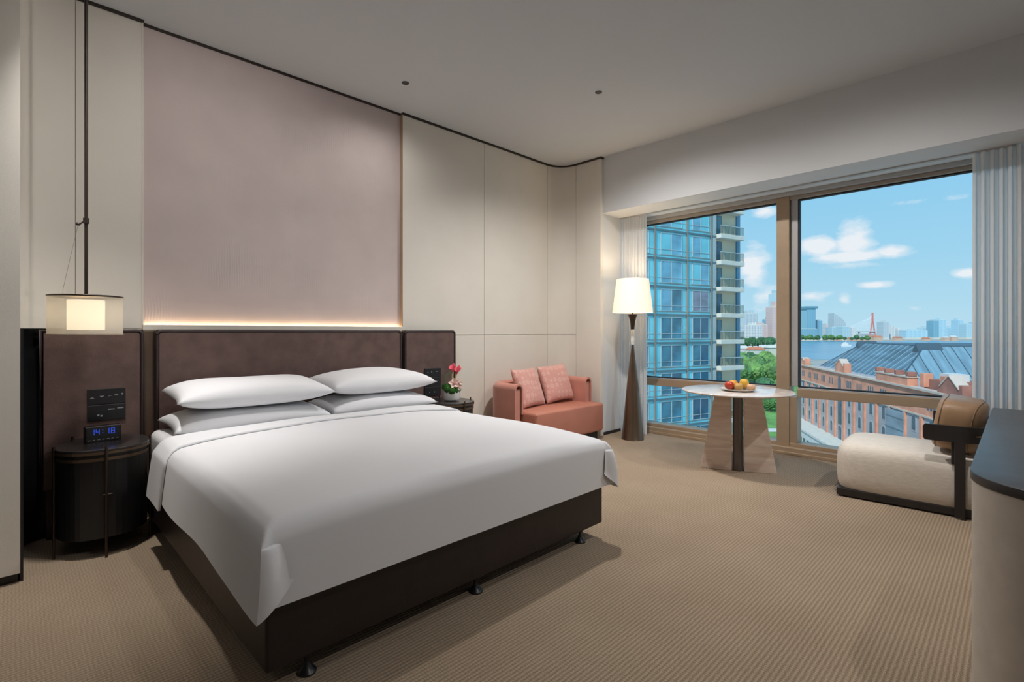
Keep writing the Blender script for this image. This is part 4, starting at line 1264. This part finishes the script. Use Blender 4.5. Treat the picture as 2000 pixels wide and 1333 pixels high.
for k in range(-1, 19):
    xc = 76.8 - BAY * k
    if xc < XN + 2: continue
    pm = shared('pil', lambda: box_me(-.42, .42, 0, .36, 0, zl(14.9)))
    if xc - BAY / 2 > XN: inst('pilaster', pm, M_BRICK, wh, (xc - BAY / 2, 0, 0))
    if k < 0: continue
    if k == 5:
        inst('window', shared('wbig', lambda: arch_me(2.0, 7.6, .16)), M_WPANE, wh, (xc, 0, zl(23)))
        inst('window', shared('wbig2', lambda: arch_me(1.5, 3.6, .16)), M_WPANE, wh, (xc, 0.02, zl(27.2)))
        inst('window', shared('wtop', lambda: arch_me(1.8, 3.2, .10)), M_WPANE, wh, (xc, .08, zl(14.3)))
        continue
    for row, below in enumerate((17.8, 21.9, 25.7)):
        if 14.0 < xc < 21.5: continue
        inst('window_surround', shared('wsur', lambda: arch_me(1.9, 3.2, .05)), M_STONE if False else M_FIELD, wh, (xc, 0, zl(below + .35)))
        inst('window', shared('wmid', lambda: arch_me(1.15, 2.5, .10)), M_WPANE, wh, (xc, 0, zl(below)))
    for q in (-1, 0, 1):
        inst('window', shared('wtri', lambda: arch_me(.55, 1.75, .05)), M_WPANE, wh, (xc + q * 1.05, .09, zl(13.5)))
box('glazed_bay', 14.2, 21.2, 0, .55, 4, zl(15.2), mat('blue_glazed_bay', (.20, .27, .33), .2, noise=(.15, .35, (1, 1, 3)), spec=.6), wh, **LB)
for q in range(6): box('bay_rail', 14.1, 21.3, .55, .62, zl(16.6 + q * 2.2), zl(16.45 + q * 2.2), M_TSL, wh, **LB)
# white podium at the foot of the facade
box('podium', 30, XF + 4, 0, 5, 0, zl(27.4), M_PODW, wh, **LB)
box('podium_coping', 29.7, XF + 4.3, 0, 5.3, zl(27.4), zl(26.9), M_TCO, wh, **LB)
for k in range(17):
    x = XF + 1 - k * 3.1
    inst('podium_window', shared('pw', lambda: box_me(-.95, .95, 0, .06, 0, 3.6)), M_WPANE, wh, (x, 5.0, zl(32.8)))
# parapets, turrets and gables standing on the cornice
box('parapet_wall', 13.4, 26.6, -1.6, .15, zc, zc + 1.5, M_BRICK, wh, **LB)
box('parapet_coping', 13.2, 26.8, -1.75, .3, zc + 1.5, zc + 1.75, M_STONE, wh, **LB)
for x in (13.6, 18.0, 22.3, 26.4): box('turret', x - .5, x + .5, -1.3, .2, zc + 1.75, zc + 2.6, M_BRICK2, wh, .12, **LB)
box('stair_head', 4.5, 12.6, -7.5, -2.2, zc - .5, zc + 1.5, M_BRICK2, wh, **LB)
for x in (5.2, 11.8): box('turret', x - .8, x + .8, -2.9, -1.4, zc, zc + 2.5, M_BRICK, wh, .12, **LB)
box('roof_unit', 6.6, 10.2, -6, -3.4, zc + 1.5, zc + 2.7, M_PODW, wh, **LB)
def gable(xc, w, hw, hp, y0, y1, m):
    prism_y('gable', [(xc - w / 2, zc), (xc + w / 2, zc), (xc + w / 2, zc + hw), (xc, zc + hp), (xc - w / 2, zc + hw)], y0, y1, m, wh, **LB)
    for sg in (-1, 1):
        prism_y('gable_coping', [(xc, zc + hp), (xc, zc + hp + .2), (xc + sg * (w / 2 + .15), zc + hw + .16), (xc + sg * (w / 2 + .15), zc + hw - .05)], y0 - .15, y1 + .15, M_STONE, wh, **LB)
    for sg in (-1, 1):
        box('turret', xc + sg * (w / 2 + .45) - .5, xc + sg * (w / 2 + .45) + .5, y0, y1, zc, zc + hw + .7, m, wh, .08, **LB)
gable(0.0, 5.0, 1.0, 2.9, -1.3, .2, M_BRICK2)
gable(46.9, 4.6, 1.6, 3.1, -1.3, .2, M_BRICK)
gable(77.5, 4.0, 1.2, 2.0, -1.3, .2, M_BRICK)
gable(-18.0, 5.0, 1.0, 2.9, -1.3, .2, M_BRICK2)
# hipped roofs with standing seams
def hip_roof(x0, x1, n0, n1, run, ze, zr, m_side, m_near, gap_side, gap_near):
    """eave rectangle x0..x1, depth n0..n1 (inward); slopes rise over 'run' to a flat top"""
    xa, xb, ya, yb = x0 + run, x1 - run, -(n0 + run), -(n1 - run)
    E_ = [(x0, -n0, ze), (x1, -n0, ze), (x1, -n1, ze), (x0, -n1, ze)]
    T_ = [(xa, ya, zr), (xb, ya, zr), (xb, yb, zr), (xa, yb, zr)]
    def face(name, pts, m): return link(name, recalc(pyd(name, pts, [tuple(range(len(pts)))])), m, wh, local=True)
    fs = []
    for i, m in ((0, m_side), (1, m_side), (2, m_near), (3, m_near)):
        j = (i + 1) % 4
        pts = [E_[i], E_[j], T_[j], T_[i]]
        # a roof sheet with thickness
        nrm = (Vector(pts[1]) - Vector(pts[0])).cross(Vector(pts[3]) - Vector(pts[0])).normalized()
        if nrm.z < 0: nrm = -nrm
        lo = [tuple(Vector(p) - nrm * .25) for p in pts]
        v = pts + lo
        f = [(0, 1, 2, 3), (7, 6, 5, 4)] + [(q, (q + 1) % 4, 4 + (q + 1) % 4, 4 + q) for q in range(4)]
        fs.append(link('roof_slope', recalc(pyd('slope', v, f)), m, wh, local=True))
    link('ridge_deck', box_me(xa, xb, yb, ya, zr - .3, zr + .05), M_SEAM, wh, local=True)
    def seam(p, q, m, parent, r=.07):
        d = Vector(q) - Vector(p)
        link('seam', tube_me([Vector(p) + Vector((0, 0, .04)), Vector(q) + Vector((0, 0, .04))], r, 4), m, parent, local=True)
    # facade side: seams run up from the eave
    n = int((x1 - x0) / gap_side)
    for i in range(1, n):
        x = x0 + (x1 - x0) * i / n
        t = min(run, x - x0, x1 - x) / run
        seam((x, -n0, ze), (x, -n0 - run * t, ze + (zr - ze) * t), M_SEAML if i % 2 else M_SEAM, fs[0], .05)
    n = int((n1 - n0) / gap_near)
    for i in range(1, n):
        y = -n0 - (n1 - n0) * i / n
        t = min(run, -y - n0, n1 + y) / run
        seam((x0, y, ze), (x0 + run * t, y, ze + (zr - ze) * t), M_SEAM, fs[3], .10)
    for a, b in ((E_[0], T_[0]), (E_[1], T_[1]), (T_[0], T_[1]), (T_[0], T_[3]), (T_[1], T_[2])):
        link('ridge_cap', tube_me([a, b], .16, 6), M_SEAM, wh, local=True)
hip_roof(29.8, 81.0, 5.1, 74, 9.27, zl(11.0), zl(3.16), M_METAL2, M_METAL, 1.45, 2.3)
hip_roof(-35.0, 16.9, 8.2, 74, 9.27, zl(11.0), zl(3.5), M_METAL, M_METAL, 1.45, 2.3)
prism_y('dormer', [(37.6, zl(4.6)), (40.6, zl(4.6)), (39.1, zl(2.55))], -17.5, -12.6, M_SEAM, wh, **LB)
prism_y('dormer', [(70.2, zl(4.6)), (73.2, zl(4.6)), (71.7, zl(2.6))], -17.5, -12.6, M_SEAM, wh, **LB)

# ---- trees in the park
crowns = []
for q in range(5):
    me = lump_me(1.0, 40 + q, .11, 4, 2.3)
    crowns.append(me)
def tree(u, d, r, m, label, group, zt=None):
    x, y = at(u, d)
    t = thing('tree', (x, y, GZ), label, 'tree', group)
    hgt = r * 1.5
    o = bpy.data.objects.new('crown', crowns[rnd.randrange(5)]); COL.objects.link(o); o.parent = t
    o.location = (0, 0, hgt); o.scale = (r, r, r * rnd.uniform(.8, 1.0)); o.rotation_euler = (0, 0, rnd.uniform(0, 6))
    if not o.data.materials: o.data.materials.append(M_LEAF1)
    o.material_slots[0].link = 'OBJECT'; o.material_slots[0].material = m
    inst('trunk', shared('trunk', lambda: tube_me([(0, 0, 0), (0, 0, 6)], [.35, .22], 6)), M_TRUNK, t, (0, 0, 0))
rt_ = random.Random(12)
grown = [(*at(u_, d_ + 6), 12) for u_, d_ in ((1480, 575), (1512, 585), (1458, 590))]
def grove(n, u0, u1, d0, d1, r0, r1, choices, labels, group, tries=4000):
    """scatter trees that do not grow into one another; label by crown colour and row"""
    k = 0
    for _ in range(tries):
        if k >= n: break
        d = rt_.uniform(d0, d1); u = rt_.uniform(u0, u1); r = rt_.uniform(r0, r1)
        x, y = at(u, d)
        if any(math.hypot(x - a, y - b) < 1.12 * (r + q) for a, b, q in grown): continue
        grown.append((x, y, r)); k += 1
        m = rt_.choice(choices)
        tone_ = {'foliage_mid': 'mid green', 'foliage_light': 'light green', 'foliage_dark': 'dark green'}[m.name]
        row = 'nearer' if d < d0 + (d1 - d0) / 3 else ('middle' if d < d0 + 2 * (d1 - d0) / 3 else 'farther')
        side = ('left side', 'mid group', 'right side')[min(2, int(3 * (u - u0) / (u1 - u0)))]
        tree(u, d, r, m, labels % ((('broad ' if r > (r0 + r1) / 2 else 'slim ') + tone_), row) + ', ' + side, group)
grove(75, 1446, 1532, 320, 660, 3.6, 6.5, [M_LEAF1, M_LEAF2, M_LEAF2, M_LEAF3], '%s tree, %s part of riverside park', 'trees in the riverside park')
grove(10, 1478, 1535, 205, 270, 2.6, 4.2, [M_LEAF1, M_LEAF2, M_LEAF3], '%s tree, %s part of the garden lawn', 'trees in the garden below')
grove(16, 1444, 1506, 1000, 1090, 7, 11, [M_LEAF3], '%s tree, %s row behind marina', 'trees behind the marina')
grove(18, 1560, 1700, 1890, 1930, 6, 10, [M_LEAF3, M_LEAF1], '%s tree, %s row on far bank', 'trees on the far bank')
# hedge-lined garden path
flat('path', [(76, 172), (92, 172), (100, 178), (78, 178)], GZ, GZ + .15, M_PODW)

# ---- low buildings and boats in the left pane
def block(name, u0, u1, d, vt, dep_, m, label, cat='building', base=GZ, cap=None, group=None, caps=None):
    x, y = at((u0 + u1) / 2, d)
    w = (u1 - u0) / 982 * d
    t = thing(name, (x, y, base), label, cat, group, rz=-YAW)
    z = zat(vt, d) - base
    box('shaft', -w / 2, w / 2, 0, dep_, 0, z, m, t, **LB)
    box('roof_slab', -w * .47, w * .47, dep_ * .05, dep_ * .95, z, z + max(1.2, z * .015), M_TCO, t, **LB)
    if cap:                                             # (width share, height, offset share)
        cw, ch, co = cap
        box('roof_house', w * (co - cw / 2), w * (co + cw / 2), dep_ * .2, dep_ * .8, z, z + ch, m, t, **LB)
    box('ground_floor', -w * .52, w * .52, -dep_ * .03, dep_ * 1.0, 0, min(9, z * .25), M_TCO, t, **LB)
    return t
B_WHITE = bands_mat('white_flats', (.72, .72, .70), (.42, .50, .55), .16, .28)  # these skyline colours are paled, with distance haze mixed in
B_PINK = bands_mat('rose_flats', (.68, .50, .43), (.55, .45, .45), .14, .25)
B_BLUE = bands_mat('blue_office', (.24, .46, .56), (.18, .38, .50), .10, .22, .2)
B_BLUE2 = bands_mat('haze_paled_blue_office', (.46, .64, .70), (.36, .56, .65), .10, .2, .25)
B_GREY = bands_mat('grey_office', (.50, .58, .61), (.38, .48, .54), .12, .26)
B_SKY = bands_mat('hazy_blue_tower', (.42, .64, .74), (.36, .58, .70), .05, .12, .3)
block('apartment_block', 1458, 1480, 1230, 613, 30, B_GREY, 'grey apartment block with roof house left of the bronze mullion', cap=(.6, 8, -.1))
block('apartment_block', 1454, 1489, 1110, 636, 30, B_WHITE, 'white apartment row beyond the marina trees', cap=(.25, 7, .1))
block('apartment_block', 1480, 1500, 1170, 635, 30, B_PINK, 'rose and white apartment block beyond the marina', cap=(.5, 5, 0))
block('apartment_block', 1500, 1511, 1290, 624, 30, B_BLUE, 'slim blue apartment block beyond the marina', cap=(.5, 6, .1))
block('apartment_block', 1508, 1525, 1200, 600, 30, B_PINK, 'tall rose apartment tower next to the bronze mullion', cap=(.4, 14, .1))
block('office_tower', 1514, 1526, 1500, 574, 40, B_BLUE2, 'thin pale blue tower rising behind the rose apartment tower', cap=(.4, 12, 0))
def lowhouse(u, d, w, dp, h, m, roof, label):
    x, y = at(u, d)
    t = thing('low_building', (x, y, GZ), label, 'building', 'low riverside buildings', rz=-YAW)
    box('wall', -w / 2, w / 2, 0, dp, 0, h, m, t, **LB)
    v = [(-w / 2 - 1, -1, h), (w / 2 + 1, -1, h), (w / 2 + 1, dp + 1, h), (-w / 2 - 1, dp + 1, h), (-w / 2 + 2, dp / 2, h + dp * .28), (w / 2 - 2, dp / 2, h + dp * .28)]
    link('roof', recalc(pyd('roof', v, [(0, 1, 5, 4), (2, 3, 4, 5), (1, 2, 5), (3, 0, 4), (0, 3, 2, 1)])), roof, t, local=True)
M_RTILE = mat('orange_roof', (.55, .20, .11), .85, noise=(.2, .2))
lowhouse(1480, 575, 17, 12, 14, M_PODW, M_RTILE, 'white park pavilion with orange roof among the trees')
lowhouse(1512, 585, 12, 12, 16, M_TCO, M_TCO, 'pale park building beside the orange-roofed pavilion')
lowhouse(1455, 590, 12, 12, 15, M_PODW, M_TCO, 'small white building in the park nearest the glass tower')
def boat(u, d, ln, h, label, m=None, group='boats on the river'):
    x, y = at(u, d)
    t = thing('boat', (x, y, GZ + .3), label, 'boat', group, rz=-YAW)
    m = m or mat('white_hull', (.75, .75, .73), .5, noise=(.5, .05))
    prism_y('hull', [(-ln / 2, h * .35), (-ln * .44, 0), (ln * .42, 0), (ln / 2, h * .4)], 0, ln * .22, m, t, **LB)
    box('cabin', -ln * .30, ln * .22, ln * .04, ln * .18, h * .36, h * .75, m, t, **LB)
    box('upper_deck', -ln * .18, ln * .08, ln * .06, ln * .16, h * .75, h, m, t, **LB)
    tube('mast', [(0, ln * .1, h), (0, ln * .1, h * 1.5)], .25, m, t, 5, local=True)
boat(1496, 860, 26, 12, 'white excursion boat moored at the marina, nearest the mullion')
boat(1478, 900, 24, 9, 'white boat moored at the left end of the marina')
boat(1488, 930, 22, 10, 'white boat moored between the two larger marina boats')
boat(1468, 940, 22, 8, 'small white boat moored beside the glass tower corner')
boat(1653, 1180, 26, 10, 'white ferry on the open river above the brick parapet')

# ---- skyline on the far bank
block('office_tower', 1560, 1597, 1990, 643, 60, B_BLUE, 'wide low blue office building at the foot of the capped tower', cap=(.3, 5, -.2))
t = block('office_tower', 1576, 1593, 2080, 603, 40, B_BLUE, 'dark blue tower with an overhanging roof cap on the skyline')
zz = zat(603, 2080) - GZ
box('roof_cap', -24, 26, -4, 44, zz, zz + 9, mat('skyline_cap', (.12, .30, .38), .5, noise=(.05, .1)), t, **LB)
block('office_tower', 1598.5, 1606, 2090, 627, 30, B_BLUE, 'slim dark blue tower right of the capped tower', cap=(.6, 5, 0))
block('office_tower', 1612, 1632, 2190, 634, 40, B_WHITE, 'pale cream block left of the sail-shaped tower', cap=(.4, 6, -.1))
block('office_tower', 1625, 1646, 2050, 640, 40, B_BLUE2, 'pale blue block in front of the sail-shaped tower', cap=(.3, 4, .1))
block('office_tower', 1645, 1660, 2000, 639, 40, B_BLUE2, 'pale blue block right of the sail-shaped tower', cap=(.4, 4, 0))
# sail tower
x, y = at(1641, 2120)
t = thing('sail_tower', (x, y, GZ), 'grey-blue tower with curved sail-shaped top on the skyline', 'building', rz=-YAW)
sc_ = 2120 / 982
hz0 = zat(612, 2120) - GZ
pts = [(-12 * sc_, 0), (12 * sc_, 0), (12 * sc_, zat(640, 2120) - GZ)] + [(-12 * sc_ + 24 * sc_ * math.sin(PI / 2 * (1 - i / 8)) ** 1.0, zat(640, 2120) - GZ + (hz0 - zat(640, 2120) + GZ) * (i / 8) ** .8) for i in range(1, 9)]
prism_y('sail_body', pts, 0, 40, B_GREY, t, **LB)
box('podium', -30, 32, -4, 44, 0, 14, M_TCO, t, **LB)
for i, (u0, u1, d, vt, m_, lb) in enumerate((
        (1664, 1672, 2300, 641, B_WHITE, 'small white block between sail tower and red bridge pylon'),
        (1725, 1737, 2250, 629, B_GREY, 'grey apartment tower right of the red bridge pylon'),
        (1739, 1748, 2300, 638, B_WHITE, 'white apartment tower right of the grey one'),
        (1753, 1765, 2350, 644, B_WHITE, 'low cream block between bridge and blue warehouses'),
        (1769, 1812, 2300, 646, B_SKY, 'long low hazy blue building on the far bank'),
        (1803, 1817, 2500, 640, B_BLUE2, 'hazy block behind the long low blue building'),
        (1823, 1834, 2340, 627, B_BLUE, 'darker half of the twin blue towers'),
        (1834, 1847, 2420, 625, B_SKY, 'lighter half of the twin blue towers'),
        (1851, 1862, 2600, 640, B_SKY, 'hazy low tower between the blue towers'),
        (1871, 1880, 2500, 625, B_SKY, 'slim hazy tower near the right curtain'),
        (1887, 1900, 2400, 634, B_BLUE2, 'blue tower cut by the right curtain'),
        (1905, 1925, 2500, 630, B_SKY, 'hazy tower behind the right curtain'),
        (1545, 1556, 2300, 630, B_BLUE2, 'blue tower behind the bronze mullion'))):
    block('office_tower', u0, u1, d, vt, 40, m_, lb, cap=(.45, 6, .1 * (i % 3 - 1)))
M_QUAY = mat('quay_buildings', (.60, .44, .34), .8, noise=(.02, .25))
for i, (u, w) in enumerate(((1670, 34), (1690, 26), (1716, 30), (1640, 20), (1756, 24), (1865, 22), (1812, 20), (1850, 18))):
    x, y = at(u, 1950)
    t = thing('quay_shed', (x, y, GZ), ('white-roofed' if i % 2 else 'orange-roofed') + ' low shed on the far quay ' + ('under the bridge' if u < 1730 else 'right of the bridge'), 'building', 'sheds on the far quay', rz=-YAW)
    ww = w * 1.1
    box('wall', -ww / 2, ww / 2, 0, 20, 0, 9 + 3 * (i % 3), M_QUAY, t, **LB)
    h_ = 9 + 3 * (i % 3)
    v = [(-ww / 2, -1, h_), (ww / 2, -1, h_), (ww / 2, 21, h_), (-ww / 2, 21, h_), (-ww / 2, 10, h_ + 5), (ww / 2, 10, h_ + 5)]
    link('roof', recalc(pyd('roof', v, [(0, 1, 5, 4), (2, 3, 4, 5), (1, 2, 5), (3, 0, 4), (0, 3, 2, 1)])), M_PODW if i % 2 else M_RTILE, t, local=True)

# ---- red cable-stayed bridge
DBR = 2700
bx0, by0 = at(1704, DBR)
br = thing('cable_stayed_bridge', (bx0, by0, GZ), 'cable-stayed bridge with two red pylons on the skyline', 'bridge', rz=-YAW)
kx = DBR / 982
M_RED = mat('red_pylon', (.62, .22, .20), .7, noise=(.02, .1))
M_DECK = mat('bridge_deck', (.42, .48, .50), .8, noise=(.02, .1))
zdk = zat(648.5, DBR) - GZ; ztop = zat(611, DBR) - GZ
def pylon(xo):
    for sg in (-1, 1):
        tube('pylon_leg', [(xo + sg * 14, 0, 0), (xo + sg * 11, 0, zdk), (xo + sg * 3.0, 0, zdk + (ztop - zdk) * .55), (xo + sg * 2.2, 0, ztop)], [4.2, 3.8, 3.2, 2.6], M_RED, br, 8, local=True)
    box('cross_beam', xo - 12, xo + 12, -3, 3, zdk - 5, zdk, M_RED, br, **LB)
pylon(0)
pylon((1569 - 1704) * kx)
box('deck', (1545 - 1704) * kx, (1800 - 1704) * kx, -8, 8, zdk, zdk + 4, M_DECK, br, **LB)
M_CABLE = mat('stay_cable', (.72, .78, .82), .6, noise=(.05, .05))
for p0 in (0, (1569 - 1704) * kx):
    for sg in (-1, 1):
        for q in range(1, 13):
            tube('stay_cable', [(p0, 0, ztop - 4 - q * 1.5), (p0 + sg * q * 15.0, 0, zdk + 3)], .28, M_CABLE, br, 4, local=True)
for q in range(8):
    xq = (1600 - 1704 + q * 26) * kx
    if abs(xq) < 25: continue
    box('bridge_pier', xq - 3, xq + 3, -4, 4, 0, zdk, M_DECK, br, **LB)
